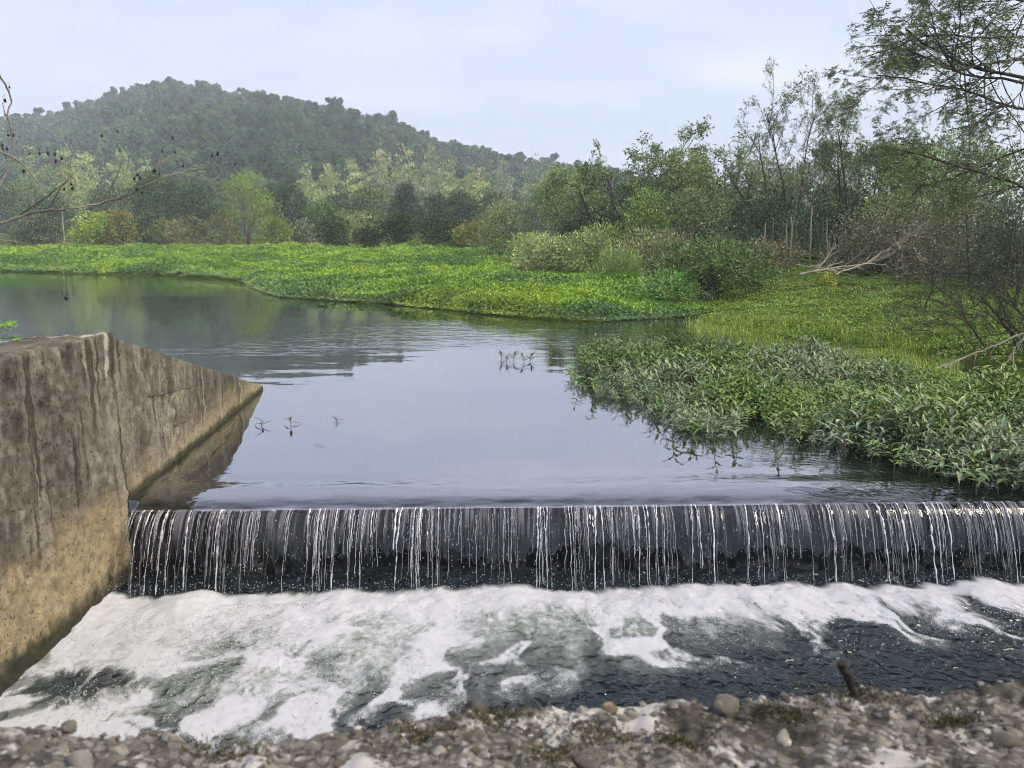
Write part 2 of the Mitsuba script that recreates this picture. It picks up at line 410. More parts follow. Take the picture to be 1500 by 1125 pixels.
# pond: level sheet, drawn down to the crest
rng = np.random.default_rng(11)
xs = np.concatenate([np.arange(-75, -8, 2.0), np.arange(-8, 9.01, 0.05)])
s_ = np.concatenate([np.arange(0, 1.6, 0.02), np.arange(1.6, 6, 0.2), np.arange(6, 62, 1.5)])
X, S = np.meshgrid(xs, s_)
left = X < -3.25
crestw = (nz(X, S, 0.35, 5) - 0.5) * 0.010
lip = -0.052 * np.exp(-(S / 0.17) ** 1.5) - 0.020 * np.exp(-S / 0.42) - 0.007 * np.exp(-((S - 0.66 - 0.05 * np.sin(X * 0.9)) / 0.12) ** 2) + 0.004 * np.exp(-((S - 0.40) / 0.13) ** 2)
Z = np.where(left & (S < 4.5), 0, lip + crestw * np.exp(-S / 0.25) + (nz(X * 2, S * 6, 0.5, 7) - 0.5) * 0.006 * np.exp(-S / 0.5))
Yc = CY(np.clip(X, -3.4, 9))
Y = Yc + S - 0.01
Y = np.where(X < -3.4, np.maximum(Y, 6.0 + S), Y)
struct('pond', grid_mesh(X, Y, Z), 'pond_water', smooth=True)

# lower pool
X, Y = np.meshgrid(np.arange(-3.5, 7.0, 0.022), np.arange(0.9, 6.42, 0.022))
d = FOOT(X) - Y
amp = 0.042 * np.exp(-np.maximum(d, 0) / 0.5) + 0.018 * np.exp(-np.maximum(d, 0) / 1.6) + 0.006
Z = POOL_Z + amp * ((nz(X, Y * 0.8, 0.42, 21, 4) - 0.5) * 2.0 + (nz(X, Y, 0.10, 22, 3) - 0.5) * 0.55) + 0.022 * np.exp(-((d - 0.12) / 0.17) ** 2)
struct('pool', grid_mesh(X, Y, Z), 'pool_water', smooth=True)

# ------------------------------------------------------------------ hill and its forest
sky_px = [(-400, 262), (-250, 235), (-100, 212), (20, 186), (60, 179), (130, 164), (190, 146), (250, 134), (290, 135), (330, 145), (370, 146), (420, 153), (480, 152), (520, 168), (570, 174), (640, 193), (700, 217), (760, 229), (800, 236), (850, 252), (950, 280), (1100, 312), (1300, 338)]
rd = lambda u: np.interp(u, [-400, 250, 520, 860, 1300], [760, 700, 620, 560, 560])
rp = np.array([P(u, v, y=rd(u)) for u, v in sky_px])
rux = rp[:, 0] / rp[:, 1]


def hill_h(x, y):
    k = x / np.maximum(y, 1)
    top, ry = np.interp(k, rux, rp[:, 2]), np.interp(k, rux, rp[:, 1])
    foot = 235 + 30 * np.sin(k * 9 + 1)
    t = np.clip((y - foot) / (ry - foot), 0, 1.9)
    prof = np.where(t < 1, np.sin(np.pi / 2 * t) ** 1.15, np.cos(np.pi / 2 * np.clip(t - 1, 0, 1) * 0.9))
    g = (nz(x, y, 130, 31, 4) - 0.5) * 34 * np.clip(t, 0, 1) * np.clip((1 - t) * 4, 0, 1) * np.clip(top / 80, 0.1, 1)
    return 1.0 + np.maximum(top - 20 * np.clip(top / 75, 0.3, 1), 2) * prof + g


X, Y = np.meshgrid(np.linspace(-760, 520, 200), np.linspace(215, 1100, 140))
struct('hill', grid_mesh(X, Y, hill_h(X, Y)), 'forest_floor', smooth=True)


def sphere_dirs(n, rng):
    return unit(rng.normal(size=(n, 3)))


def clump_tree(rng, R, Hh, n, base, size, lobes=7):
    """A far crown: leaf clumps over the shells of several lobes, with a dark-less core that stops the view."""
    c = rng.normal(size=(lobes, 3)) * np.array([R * 0.42, R * 0.42, Hh * 0.16]) + np.array([0, 0, Hh * 0.62])
    c[0] = (0, 0, Hh * 0.68)
    r = R * rng.uniform(0.36, 0.62, lobes)
    k = rng.integers(0, lobes, n)
    dd = sphere_dirs(n, rng)
    dd[:, 2] = np.abs(dd[:, 2]) * 0.9 - 0.25 * (rng.random(n) < 0.4)
    pos = c[k] + dd * (r[k] * rng.uniform(0.86, 1.10, n))[:, None]
    v, f = leaf_mesh(pos, unit(np.cross(dd, rng.normal(size=(n, 3)))), size * rng.uniform(0.7, 1.3, n), size * 0.9, rng, 0.15, out=dd + np.array([0, 0, 0.25]))
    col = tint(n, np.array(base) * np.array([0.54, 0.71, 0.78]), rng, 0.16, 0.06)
    cores = [trimesh.creation.icosphere(1, a * 0.86) for a in r]
    for m, q in zip(cores, c):
        m.apply_translation(q)
    vv, ff = join([(np.array(m.vertices), np.array(m.faces)) for m in cores])
    trunk = tube([(0, 0, -1), (0, 0, Hh * 0.6)], [0.25, 0.15], 4)
    nv = len(v) + len(vv)
    V, F = join([(v, f), (vv, ff), trunk])
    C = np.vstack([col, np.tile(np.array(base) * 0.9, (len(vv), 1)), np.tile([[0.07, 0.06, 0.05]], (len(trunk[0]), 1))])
    return (V, F), C


rng = np.random.default_rng(5)
forest = [(5.6, 12, (0.026, 0.050, 0.022)), (4.4, 15, (0.032, 0.060, 0.022)), (6.2, 12, (0.044, 0.072, 0.026)), (4.0, 16, (0.021, 0.042, 0.022)),
          (5.2, 11, (0.066, 0.098, 0.030)), (6.4, 14, (0.036, 0.058, 0.028)), (4.4, 11, (0.050, 0.080, 0.024))]
for i, (R, hh, c) in enumerate(forest):
    m, C = clump_tree(rng, R, hh, 230, c, 1.35)
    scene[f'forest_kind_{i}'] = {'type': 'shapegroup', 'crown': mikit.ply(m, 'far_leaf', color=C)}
labels['hill_forest'] = {'kind': 'stuff', 'label': 'dense green woodland covering the rounded hill behind the meadow', 'category': 'forest'}
n = 16500
x, y = rng.uniform(-620, 330, n), rng.uniform(240, 720, n)
k = (np.abs(x / y) < 0.72) & (x / y < 0.33)
x, y = x[k], y[k]
top_y = np.interp(x / y, rux, rp[:, 1])
k = y < top_y + 12
x, y = x[k], y[k]
z = hill_h(x, y)
pick = np.clip((nz(x, y, 60, 41, 2) - 0.2) / 0.6 * 5 + rng.normal(size=len(x)) * 1.4, 0, 6.99).astype(int)
order = np.random.default_rng(1).permutation(len(x))
taken, cells = 0, set()
for i in order:
    q = (int(x[i] // 6.6), int(y[i] // 7.4))
    if q in cells:
        continue
    cells.add(q); taken += 1
    s = rng.uniform(0.6, 1.1)
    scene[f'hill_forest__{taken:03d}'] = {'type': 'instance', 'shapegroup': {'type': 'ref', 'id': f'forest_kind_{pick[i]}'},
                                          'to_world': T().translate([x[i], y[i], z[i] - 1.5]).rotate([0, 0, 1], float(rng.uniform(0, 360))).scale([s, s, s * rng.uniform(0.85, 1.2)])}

# ------------------------------------------------------------------ trees and bushes


def crown_points(rng, lobes, n, shell=0.55):
    lobes = np.asarray(lobes, float)
    vol = np.prod(lobes[:, 3:], axis=1) ** 0.7
    k = rng.choice(len(lobes), n, p=vol / vol.sum())
    dd = sphere_dirs(n, rng)
    r = rng.uniform(shell, 1.0, n) ** 0.6
    return lobes[k, :3] + dd * lobes[k, 3:] * r[:, None], dd


def bushy(name, label, cat, x, y, lobes, leaf, n, col, per=14, cr=0.35, bsdf='leaf', bark='bark', stems=3, trunk_r=0.05, up=0.3, droop=0.0, bright=0.22, yellow=0.12,
          other=None, share=0.0, twigs=60, z=None, aspect=0.42, seed=None, group=None, shell=0.55, trunk_name='trunk', crown_name='crown', hollow=None):
    """A leafy tree or bush: clusters of leaves through the lobes (cx, cy, cz, rx, ry, rz from the foot), on stems and twigs."""
    rng = np.random.default_rng(abs(hash((round(x * 100), round(y * 100), n))) % 2**32 if seed is None else seed)
    z = float(gh(x, y)) - 0.05 if z is None else z
    key = thing(name, label, cat, group)
    lobes = np.asarray(lobes, float)
    foot = np.array([x, y, z])
    cl, dd = crown_points(rng, lobes, n, shell)
    cl[:, 2] = np.maximum(cl[:, 2], 0.08)
    if hollow is not None:                                  # a gap in the outer leaves that one looks into
        q = np.linalg.norm((cl - np.array(hollow[:3])) / np.array(hollow[3:]), axis=1) > 1
        cl, dd, n = cl[q], dd[q], int(q.sum())
    k = np.repeat(np.arange(n), per)
    off = rng.normal(size=(n * per, 3)) * cr * np.array([1, 1, 0.6])
    pos = foot + cl[k] + off
    d = unit(dd[k] * 0.7 + unit(off) * 0.8 + np.array([0, 0, up - droop]) + rng.normal(size=off.shape) * 0.35)
    L = leaf * rng.uniform(0.7, 1.3, len(pos))
    m = leaf_mesh(pos, d, L, L * aspect, rng, out=dd[k] * 0.75 + unit(off) * 0.55 + np.array([0, 0, 0.35]))
    cb = np.exp(rng.normal(size=(n, 1)) * bright * 1.15)[k]
    c = tint(len(pos), col, rng, bright, yellow, other, share) * np.repeat(cb, 4, axis=0)
    part(key, crown_name, m, bsdf, color=c)
    woods = []
    ends = []
    for i in range(stems):
        l = lobes[i % len(lobes)]
        e = l[:3] + rng.normal(size=3) * l[3:] * 0.3 + np.array([0, 0, l[5] * 0.3])
        b = np.array([rng.normal() * 0.25, rng.normal() * 0.25, 0]) * (stems > 1)
        t = np.linspace(0, 1, 7)[:, None]
        p = b * (1 - t) + e * t + np.array([0, 0, 1]) * np.sin(t * np.pi) * 0.12 * np.linalg.norm(e) + rng.normal(size=(7, 3)) * 0.03 * np.linalg.norm(e) * np.sin(t * np.pi)
        woods.append(tube(foot + p, np.linspace(trunk_r, trunk_r * 0.3, 7), 5))
        ends.append(p[2:])
    ends = np.vstack(ends)
    for i in rng.permutation(n)[:twigs]:
        q = ends[np.argmin(np.linalg.norm(ends - cl[i] * np.array([1, 1, 0.8]), axis=1))]
        t = np.linspace(0, 1, 4)[:, None]
        p = q * (1 - t) + cl[i] * t + rng.normal(size=(4, 3)) * 0.06 * np.linalg.norm(cl[i] - q) * np.sin(t * np.pi)
        woods.append(tube(foot + p, np.linspace(trunk_r * 0.32, trunk_r * 0.10, 4), 3))
    part(key, trunk_name, join(woods), bark)
    return key


def grow(rng, p, d, length, r, level, par, out, tips):
    """A branch and, from it, its side branches."""
    seg = par.get('seg', 6)
    pts, dirs = [p], []
    for i in range(seg):
        d = unit(d + rng.normal(size=3) * par['wob'] + np.array([0, 0, par['up'][min(level, len(par['up']) - 1)]]) / seg + np.asarray(par.get('pull', (0, 0, 0))) / seg)
        p = p + d * length / seg
        pts.append(p); dirs.append(d)
    pts = np.array(pts)
    rad = np.linspace(r, r * (0.45 if level < par['levels'] else 0.3), len(pts))
    out.append((pts, rad, level))
    if level >= par['levels'] - par.get('leafy', 0):
        tips.append((pts, dirs))
    if level == par['levels']:
        return
    for i in range(par['kids'][level]):
        t = rng.uniform(par.get('from', 0.25), 1.0)
        k = min(int(t * seg), seg - 1)
        q = pts[k] + (pts[k + 1] - pts[k]) * (t * seg - k)
        side = unit(np.cross(dirs[k], rng.normal(size=3)))
        a = math.radians(rng.normal(par['ang'], 12))
        grow(rng, q, unit(dirs[k] * math.cos(a) + side * math.sin(a)), length * par['ratio'] * rng.uniform(0.65, 1.2) * (1.15 - 0.5 * t), max(r * 0.55 * (1 - 0.4 * t), par.get('rmin', 0.003)), level + 1, par, out, tips)


def sparse(name, label, cat, roots, par, leaf, per, col, bsdf='leaf', bark='dark_bark', aspect=0.35, droop=0.2, spread=0.08, seed=1, bright=0.2, yellow=0.1, other=None, share=0.0, group=None, crown_name='crown', trunk_name='trunk', keep=None, pinnate=False):
    """An open tree grown branch by branch: roots = [(point, direction, length, radius)]."""
    rng = np.random.default_rng(seed)
    key = thing(name, label, cat, group)
    out, tips = [], []
    for p, d, l, r in roots:
        grow(rng, np.asarray(p, float), unit(np.asarray(d, float)), l, r, 0, par, out, tips)
    part(key, trunk_name, join([tube(p, r, 6 if l == 0 else 4 if l == 1 else 3) for p, r, l in out]), bark)
    if leaf:
        P0, D0 = [], []
        for pts, dirs in tips:
            m = max(1, int(rng.poisson(per)))
            t = rng.uniform(0.1, 1.0, m) * (len(pts) - 1)
            k = np.minimum(t.astype(int), len(pts) - 2)
            q = pts[k] + (pts[k + 1] - pts[k]) * (t - k)[:, None]
            dd = np.asarray(dirs)[k]
            if pinnate:                                     # leaflets in two rows along a rachis
                side = unit(np.cross(dd, rng.normal(size=(m, 3)) * 0.5 + [0, 0, 1.0]))
                side *= np.where(rng.random((m, 1)) < 0.5, -1, 1)
                rach = unit(side * 0.8 + dd * 0.7 + [0, 0, -droop] + rng.normal(size=(m, 3)) * 0.2)
                s2 = unit(np.cross(rach, [0, 0, 1.0]))
                for j in range(5):
                    for sg in (-1, 1):
                        P0.append(q + rach * leaf * (0.5 + 0.62 * j)); D0.append(unit(s2 * sg + rach * 0.35 + rng.normal(size=(m, 3)) * 0.25 + [0, 0, -0.2]))
            else:
                P0.append(q + rng.normal(size=(m, 3)) * spread)
                D0.append(dd * 0.6 + rng.normal(size=(m, 3)) * 0.7 + [0, 0, -droop])
        P0, D0 = np.vstack(P0), np.vstack(D0)
        if keep is not None:
            k = keep(P0); P0, D0 = P0[k], D0[k]
        L = leaf * rng.uniform(0.7, 1.3, len(P0))
        part(key, crown_name, leaf_mesh(P0, D0, L, L * aspect, rng), bsdf, color=tint(len(P0), col, rng, bright, yellow, other, share))
    return key


def px_w(w, y):
    return w / FPX * y


def at_px(u, v_base, y):
    """Foot of a thing seen at column u that stands at distance y."""
    q = P(u, v_base, y=y)
    return q[0], y


def dome(w, h, rng, k=5, low=0.0):
    """Lobes of a rounded bush w wide and h high."""
    out = [(0, 0, h * 0.48, w * 0.36, w * 0.34, h * 0.5)]
    for i in range(k):
        a = i * 2 * math.pi / k + rng.uniform(0, 1)
        r = w * rng.uniform(0.18, 0.28)
        out.append((math.cos(a) * w * 0.26, math.sin(a) * w * 0.22, h * rng.uniform(0.28, 0.62), r, r, h * rng.uniform(0.26, 0.38)))
    return out


def spot(u, vtop, wpx, y):
    """(x, height, width) of what shows at column u with its top at row vtop, wpx wide, standing at distance y."""
    x = P(u, vtop, y=y)[0]
    return x, P(u, vtop, y=y)[2] - float(gh(x, y)), wpx / FPX * y * cp


# ------------------------------------------------------------------ concrete wing wall, weir, falling water


def prism(poly, axis_from, axis_to):
    return m3.Manifold.hull_points(np.vstack([np.asarray(axis_from), np.asarray(axis_to)]))


def weathered(m, edge, amp, scale, seed, big=0.0, bigscale=0.4):
    m = m.refine_to_length(edge)
    k = m.to_mesh()
    t = trimesh.Trimesh(k.vert_properties[:, :3], k.tri_verts, process=True)
    v = np.array(t.vertices)
    n = np.array(t.vertex_normals)
    d = (meshkit.fbm(v / scale, 4, seed) - 0.5) * 2 * amp + (meshkit.fbm(v / bigscale, 3, seed + 9) - 0.5) * 2 * big
    pit = np.clip(meshkit.noise(v / 0.045, seed + 3) - 0.74, 0, 1) * amp * 3.0
    t.vertices = v + n * (d - pit)[:, None]
    return np.array(t.vertices), np.array(t.faces)


TOPZ = P(175, 487, y=6.3)[2]
FACE_N, FACE_F = np.array([-3.06, 1.0]), np.array([WX, 6.32])
wing = thing('wing_wall', 'weathered grey brown concrete wing wall sloping down into the pond beside the weir', 'wall')
pts = [(FACE_N[0], FACE_N[1], TOPZ), (FACE_N[0] - 0.05, FACE_N[1], -1.4), (FACE_F[0], FACE_F[1], TOPZ), (FACE_F[0] - 0.03, FACE_F[1], -1.4),
       (-3.66, 1.0, TOPZ - 0.02), (-3.75, 1.0, -1.4), (-3.80, 6.2, TOPZ - 0.03), (-3.86, 6.2, -1.4)]
part(wing, 'abutment', weathered(m3.Manifold.hull_points(np.array(pts)), 0.024, 0.026, 0.08, 3, 0.030, 0.45), 'concrete', smooth=True)
TX, TY = TIP[0], TIP[1]
pts = [(FACE_F[0] - 0.005, FACE_F[1] - 0.1, TOPZ - 0.01), (FACE_F[0] - 0.03, FACE_F[1] - 0.1, -1.4), (-3.74, 6.15, TOPZ - 0.02), (-3.8, 6.15, -1.4),
       (TX, TY, 0.05), (TX - 0.02, TY, -1.4), (TX - 0.35, TY - 0.1, 0.04), (TX - 0.4, TY - 0.1, -1.4)]
part(wing, 'sloping_wing', weathered(m3.Manifold.hull_points(np.array(pts)), 0.026, 0.021, 0.08, 5, 0.022, 0.45), 'concrete', smooth=True)
# the lift joints that show on the sloping wing, as shallow ledges
for (za, zb, ya, yb) in ((0.78, 0.56, 7.0, 8.9), (0.36, 0.22, 7.6, 9.6)):
    t = np.linspace(0, 1, 24)
    yy = ya + (yb - ya) * t
    xx = FACE_F[0] + (TX - FACE_F[0]) * (yy - FACE_F[1]) / (TY - FACE_F[1])
    p = np.stack([xx - 0.004, yy, za + (zb - za) * t + 0.004 * np.sin(t * 31)], 1)
    part(wing, 'joint_ridge', tube(p, 0.006 + 0.002 * np.sin(t * 47), 6), 'concrete', smooth=True)

weir = thing('weir', 'dark wet concrete weir with streaked face behind the falling water', 'weir')
x0, x1 = WX - 0.3, 7.2
prof = [(0.03, -0.095), (0.0, -0.12), (0.035, -1.5), (1.2, -1.5), (1.2, -0.18), (0.55, -0.11)]
a = [(x0, CY(x0) + s, z) for s, z in prof]
b = [(x1, CY(x1) + s, z) for s, z in prof]
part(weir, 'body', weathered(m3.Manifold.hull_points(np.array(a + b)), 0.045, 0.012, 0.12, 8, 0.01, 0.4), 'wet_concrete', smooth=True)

fall = thing('waterfall', 'thin curtain of clear water streams falling over the low weir', 'waterfall')
rng = np.random.default_rng(77)
x = WX + 0.02
k = 0
V0 = 1.02
clear_bits = []
while x < 5.2:
    # streams gather in strands: close together for a few, then a gap
    x += float(rng.choice([0.012, 0.022, 0.045, 0.10], p=[0.46, 0.30, 0.19, 0.05])) * rng.uniform(0.7, 1.3) * (0.85 if x < -0.5 else 1.3)
    if nz(np.array([x]), np.array([3.0]), 0.17, 67, 2)[0] < 0.40 and rng.random() < 0.8:
        x += rng.uniform(0.02, 0.07)
        continue
    big = rng.random()
    frac = rng.uniform(0.25, 0.8) if rng.random() < 0.45 else 1.0
    T_ = math.sqrt(2 * 0.60 / 9.81)
    n = 44
    t = np.linspace(0.0, T_ * math.sqrt(frac), n)
    v0 = V0 * rng.uniform(0.85, 1.1)
    drift = rng.normal() * 0.05
    p = np.stack([x + drift * t + 0.011 * (meshkit.noise(np.stack([t * 28, t * 0 + x * 9, t * 0], -1)) - 0.5) * (0.4 + t * 4) + 0.003 * (meshkit.noise(np.stack([t * 110, t * 0 + x * 19, t * 0 + 5], -1)) - 0.5), CY(x) - 0.02 - v0 * t, -0.055 - 4.905 * t ** 2], 1)
    u = np.linspace(0, 1, n)
    r = (0.0015 + 0.0036 * big ** 3) * (0.25 + 1.5 * meshkit.noise(np.stack([u * 26 * frac + x * 31, u * 0 + k, u * 0], -1)) ** 1.4) * (1.15 - 0.5 * u)
    r[-1] *= 0.3
    v, f = tube(p, r, 6)
    w = 1.0 + 1.6 * rng.random()
    v[:, 0] = x + (v[:, 0] - x) * 1.0 + (v[:, 0] - np.repeat(np.append(p[:, 0], [0, 0]), np.append(np.full(n, 6), [1, 1]))[:len(v)]) * (w - 1) * (np.abs(v[:, 0]) < 50)
    v[-2:, 0] = p[[0, -1], 0]
    mat = 'stream_white' if rng.random() < 0.34 else 'stream_grey' if rng.random() < 0.7 else 'stream_clear'
    part(fall, 'stream', (v, f), mat, smooth=True)
    k += 1
# hair-fine strands between them
fine = []
for i in range(420):
    xx = rng.uniform(WX + 0.02, 5.2)
    if nz(np.array([xx]), np.array([0.0]), 0.22, 66, 2)[0] < 0.42:
        continue
    t = np.linspace(rng.uniform(0, 0.1), T_ * rng.uniform(0.35, 1.0), 22)
    v0 = V0 * rng.uniform(0.85, 1.12)
    p = np.stack([xx + rng.normal() * 0.05 * t + 0.009 * (meshkit.noise(np.stack([t * 34, t * 0 + xx * 9, t * 0], -1)) - 0.5) * (0.4 + t * 4), CY(xx) - 0.02 - v0 * t, -0.055 - 4.905 * t ** 2], 1)
    fine.append(tube(p, rng.uniform(0.0006, 0.0016) * (0.3 + 1.4 * meshkit.noise(np.stack([t * 90, t * 0 + i, t * 0], -1))), 4))
k = part(fall, 'strands', join(fine), 'stream_white')
labels[k] = {'kind': 'stuff'}
# beads that come off the streams
drops = []
ico = trimesh.creation.icosphere(0)
iv, jf = np.array(ico.vertices), np.array(ico.faces)
for i in range(1500):
    xx = rng.uniform(WX, 5.2)
    t = T_ * math.sqrt(rng.uniform(0.1, 1.0))
    drops.append((iv * np.array([1, 1, rng.uniform(1, 3.5)]) * rng.uniform(0.0015, 0.0034) + [xx, CY(xx) - 0.02 - V0 * rng.uniform(0.85, 1.15) * t, -0.055 - 4.905 * t * t], jf))
for i in range(1300):                                               # splash over the foot
    xx = rng.uniform(WX, 5.2)
    drops.append((iv * rng.uniform(0.0014, 0.0038) + [xx, float(FOOT(xx)) + 0.04 + rng.normal() * 0.08, POOL_Z + 0.05 + abs(rng.normal()) * 0.05], jf))
k = part(fall, 'spray', join(drops), 'stream_white')
bub = []
rb = np.random.default_rng(78)
bxx, bd = rb.uniform(WX, 4.2, 60000), rb.uniform(0.05, 2.3, 60000)
byy = FOOT(bxx) - bd
tt_ = np.clip((bxx + 3.2) / 6.8, 0, 1)
want = np.exp(-(bd / (0.55 + 1.5 * (1 - tt_) ** 2)) ** 2) * sstep(0.42, 0.66, nz(bxx * 2.2, byy * 0.9, 0.55, 79, 4)) * np.where((byy > 1.5) & (bxx > -3.15), 1, 0)
kk = rb.random(60000) < want * 0.8
for xx, yy, dd_ in zip(bxx[kk], byy[kk], bd[kk]):
    bub.append((iv * rb.uniform(0.0018, 0.0048) + [xx, yy, POOL_Z + 0.012 * math.exp(-dd_) + rb.normal() * 0.003], jf))
bk = struct('foam_bubbles', join(bub), 'foam', kind='stuff', label='fine white bubbles drifting in streaks over the churning water below the weir', cat='foam')
labels[k] = {'kind': 'stuff'}
# the unbroken sheet just under the lip
X, S = np.meshgrid(np.arange(WX - 0.02, 5.4, 0.012), np.linspace(0, 1, 16))
drop = 0.14 + 0.16 * nz(X, X * 0, 0.05, 61, 3) + 0.20 * nz(X, X * 0, 0.4, 62, 2)
zz = -0.055 - S * drop
tt = np.sqrt(np.maximum(-(zz + 0.055), 0) / 4.905)
Yv = CY(X) - 0.012 - V0 * 0.97 * tt + (nz(X * 1.0, S * 0.06, 0.022, 63, 2) - 0.5) * 0.016 * (0.3 + S)
part(fall, 'sheet', grid_mesh(X, Yv, zz), 'film', smooth=True)

# ------------------------------------------------------------------ the parapet under the camera
par = thing('parapet', 'lichen covered rough concrete parapet with exposed pebbles along the lower edge of the photo', 'parapet')
PZ = H - 0.49
edge_px = [(-300, 1062), (0, 1066), (90, 1060), (140, 1074), (250, 1072), (300, 1098), (350, 1090), (430, 1076), (525, 1058), (650, 1044), (750, 1037), (850, 1036), (950, 1024), (1100, 1022), (1200, 1008), (1250, 1010), (1400, 1006), (1500, 999), (1800, 992)]
ep = np.array([P(u, v, z=PZ) for u, v in edge_px])
ex = np.arange(-0.95, 0.95, 0.004)
ey = np.interp(ex, ep[:, 0], ep[:, 1]) - 0.012
q = np.concatenate([np.linspace(-0.34, -0.2, 10), np.linspace(-0.195, 0, 48)])
arc = np.linspace(0, 1, 12)[1:]
X = np.repeat(ex[None], len(q) + len(arc) + 8, 0)
Yt = ey[None] + q[:, None]
Zt = np.full_like(Yt, PZ)
Yb = ey[None] + 0.016 * np.sin(arc * np.pi / 2)[:, None]
Zb = PZ - 0.02 * (1 - np.cos(arc * np.pi / 2))[:, None] + 0 * Yb
down = np.linspace(0.02, 3.2, 8)[:, None]
Yd, Zd = ey[None] + 0.016 + 0 * down, PZ - 0.02 - down + 0 * ey[None]
Y, Z = np.vstack([Yt, Yb, Yd]), np.vstack([Zt, Zb, Zd])
pt = np.stack([X, Y, Z], -1)
rough = (meshkit.fbm(pt / 0.03, 4, 71) - 0.5) * 0.026 + (meshkit.fbm(pt / 0.09, 3, 72) - 0.5) * 0.022 + np.clip(meshkit.noise(pt / 0.014, 73) - 0.45, 0, 1) * 0.012 + np.clip(meshkit.noise(pt / 0.007, 74) - 0.5, 0, 1) * 0.005
top = np.vstack([np.ones_like(Yt), np.linspace(1, 0, len(arc))[:, None] + 0 * Yb, 0 * Yd])
Z = Z + rough * np.maximum(top, 0.2) - 0.003
Y = Y + rough * (1 - top) * 0.8
part(par, 'coping', grid_mesh(X, Y, Z), 'lichen_concrete', smooth=True)
ny, nx = Yt.shape


def pebble(rng, r, flat):
    m = trimesh.creation.icosphere(2)
    v = np.array(m.vertices)
    v *= (1 + 0.42 * (meshkit.fbm(v * 1.5 + rng.uniform(0, 90, 3), 3, 5) - 0.5) * 2)[:, None]
    v *= np.array([rng.uniform(0.8, 1.35), rng.uniform(0.7, 1.1), flat]) * r
    a = rng.uniform(0, 6.28)
    return v @ np.array([[math.cos(a), math.sin(a), 0], [-math.sin(a), math.cos(a), 0], [0, 0, 1]]), np.array(m.faces)


rng = np.random.default_rng(303)
yi = lambda xx: np.interp(xx, ex, ey)
zi = lambda xx, dy: PZ - 0.003 + float(rough[min(ny - 1, int(np.argmin(np.abs(q - dy)))), int(np.clip((xx + 0.95) / 0.004, 0, len(ex) - 1))])
for i in range(150):
    xx, dy = rng.uniform(-0.62, 0.62), -0.19 * rng.random() ** 1.3 + 0.006
    r = rng.choice([0.005, 0.007, 0.009, 0.013], p=[0.45, 0.3, 0.19, 0.06]) * rng.uniform(0.8, 1.2)
    v, f = pebble(rng, r, rng.uniform(0.5, 0.8))
    part(par, 'stone', (v + [xx, yi(xx) + dy, zi(xx, dy) - 0.5 * r], f), f'pebble_skin_{rng.choice(6, p=[0.28, 0.22, 0.2, 0.15, 0.14, 0.01])}', smooth=True)
for u, v_, r, flat, m in ((697, 1040, 0.021, 0.85, 1), (1062, 1030, 0.017, 0.8, 0), (892, 1036, 0.009, 0.9, 5), (100, 1062, 0.008, 0.9, 0), (478, 1090, 0.026, 0.5, 0), (115, 1110, 0.016, 0.7, 3), (160, 1118, 0.018, 0.6, 0), (45, 1092, 0.018, 0.6, 0), (870, 1108, 0.017, 0.55, 0)):
    p = P(u, v_, z=PZ)
    v, f = pebble(rng, r, flat)
    part(par, 'stone', (v + [p[0], p[1], PZ - 0.42 * r], f), f'pebble_skin_{m}', smooth=True)
bits = []
for i in range(1500):
    xx, dy = rng.uniform(-0.66, 0.66), -0.2 * rng.random() ** 1.2 + 0.01
    bits.append((iv * np.array([1.2, 1, 0.7]) * rng.uniform(0.0012, 0.0042) * rng.uniform(0.7, 1.3, (len(iv), 1)) + [xx, yi(xx) + dy, zi(xx, dy) - 0.0006], jf))
cols = np.repeat(np.array(PEBBLES + [(0.32, 0.315, 0.29)])[rng.choice(7, len(bits), p=[0.2, 0.22, 0.16, 0.14, 0.12, 0.01, 0.15])] * rng.uniform(0.6, 1.1, (len(bits), 1)), len(iv), axis=0)
k = part(par, 'grit', join(bits), 'leaf', color=cols)
labels[k] = {'kind': 'stuff'}
bits = []
for cx_, cy_, s in ((735, 1050, 0.03), (870, 1075, 0.035), (1245, 1020, 0.03), (330, 1105, 0.03), (1000, 1090, 0.02), (1150, 1045, 0.022), (620, 1075, 0.03), (1400, 1050, 0.02), (820, 1110, 0.03)):
    c = P(cx_, cy_, z=PZ)
    n = 450
    xy = c[:2] + rng.normal(size=(n, 2)) * s * np.array([0.8, 0.30])
    zc = np.array([zi(a, min(b - yi(a), 0)) for a, b in xy])
    bits.append(leaf_mesh(np.column_stack([xy, zc]), rng.normal(size=(n, 3)) * 0.5 + [0, 0, 0.8], rng.uniform(0.003, 0.007, n), 0.0016, rng))
mm = join(bits)
k = part(par, 'moss', mm, 'leaf', color=tint(len(mm[0]) // 4, (0.035, 0.034, 0.014), rng, 0.3))
labels[k] = {'kind': 'stuff'}
p0, p1 = P(1254, 1020, y=0.775), P(1231, 970, y=0.785)
t = np.linspace(0, 1, 9)[:, None]
rngs = np.random.default_rng(4)
pp = p0 * (1 - t) + p1 * t + rngs.normal(size=(9, 3)) * 0.0006
stub = thing('twig_stub', 'short dark brown twig stub standing up from the far edge of the parapet', 'twig')
scene[stub] = mikit.ply(tube(pp, np.linspace(0.0042, 0.0048, 9) * rngs.uniform(0.9, 1.1, 9), 9), 'stub_bark', smooth=40)

# ------------------------------------------------------------------ meadow of water weeds, marsh plants, grass


def scatter_leaves(name, label, cat, x, y, z, L, col, rng, flat=0.5, up=0.6, aspect=0.3, bsdf='leaf', bright=0.2, yellow=0.12, other=None, share=0.0):
    n = len(x)
    d = rng.normal(size=(n, 3)) * np.array([1, 1, 0.35]) + np.array([0, 0, up])
    m = leaf_mesh(np.stack([x, y, z], 1), d, L, L * aspect, rng, 0.2, flat)
    c = tint(n, col, rng, bright, yellow, other, share)
    return m, c


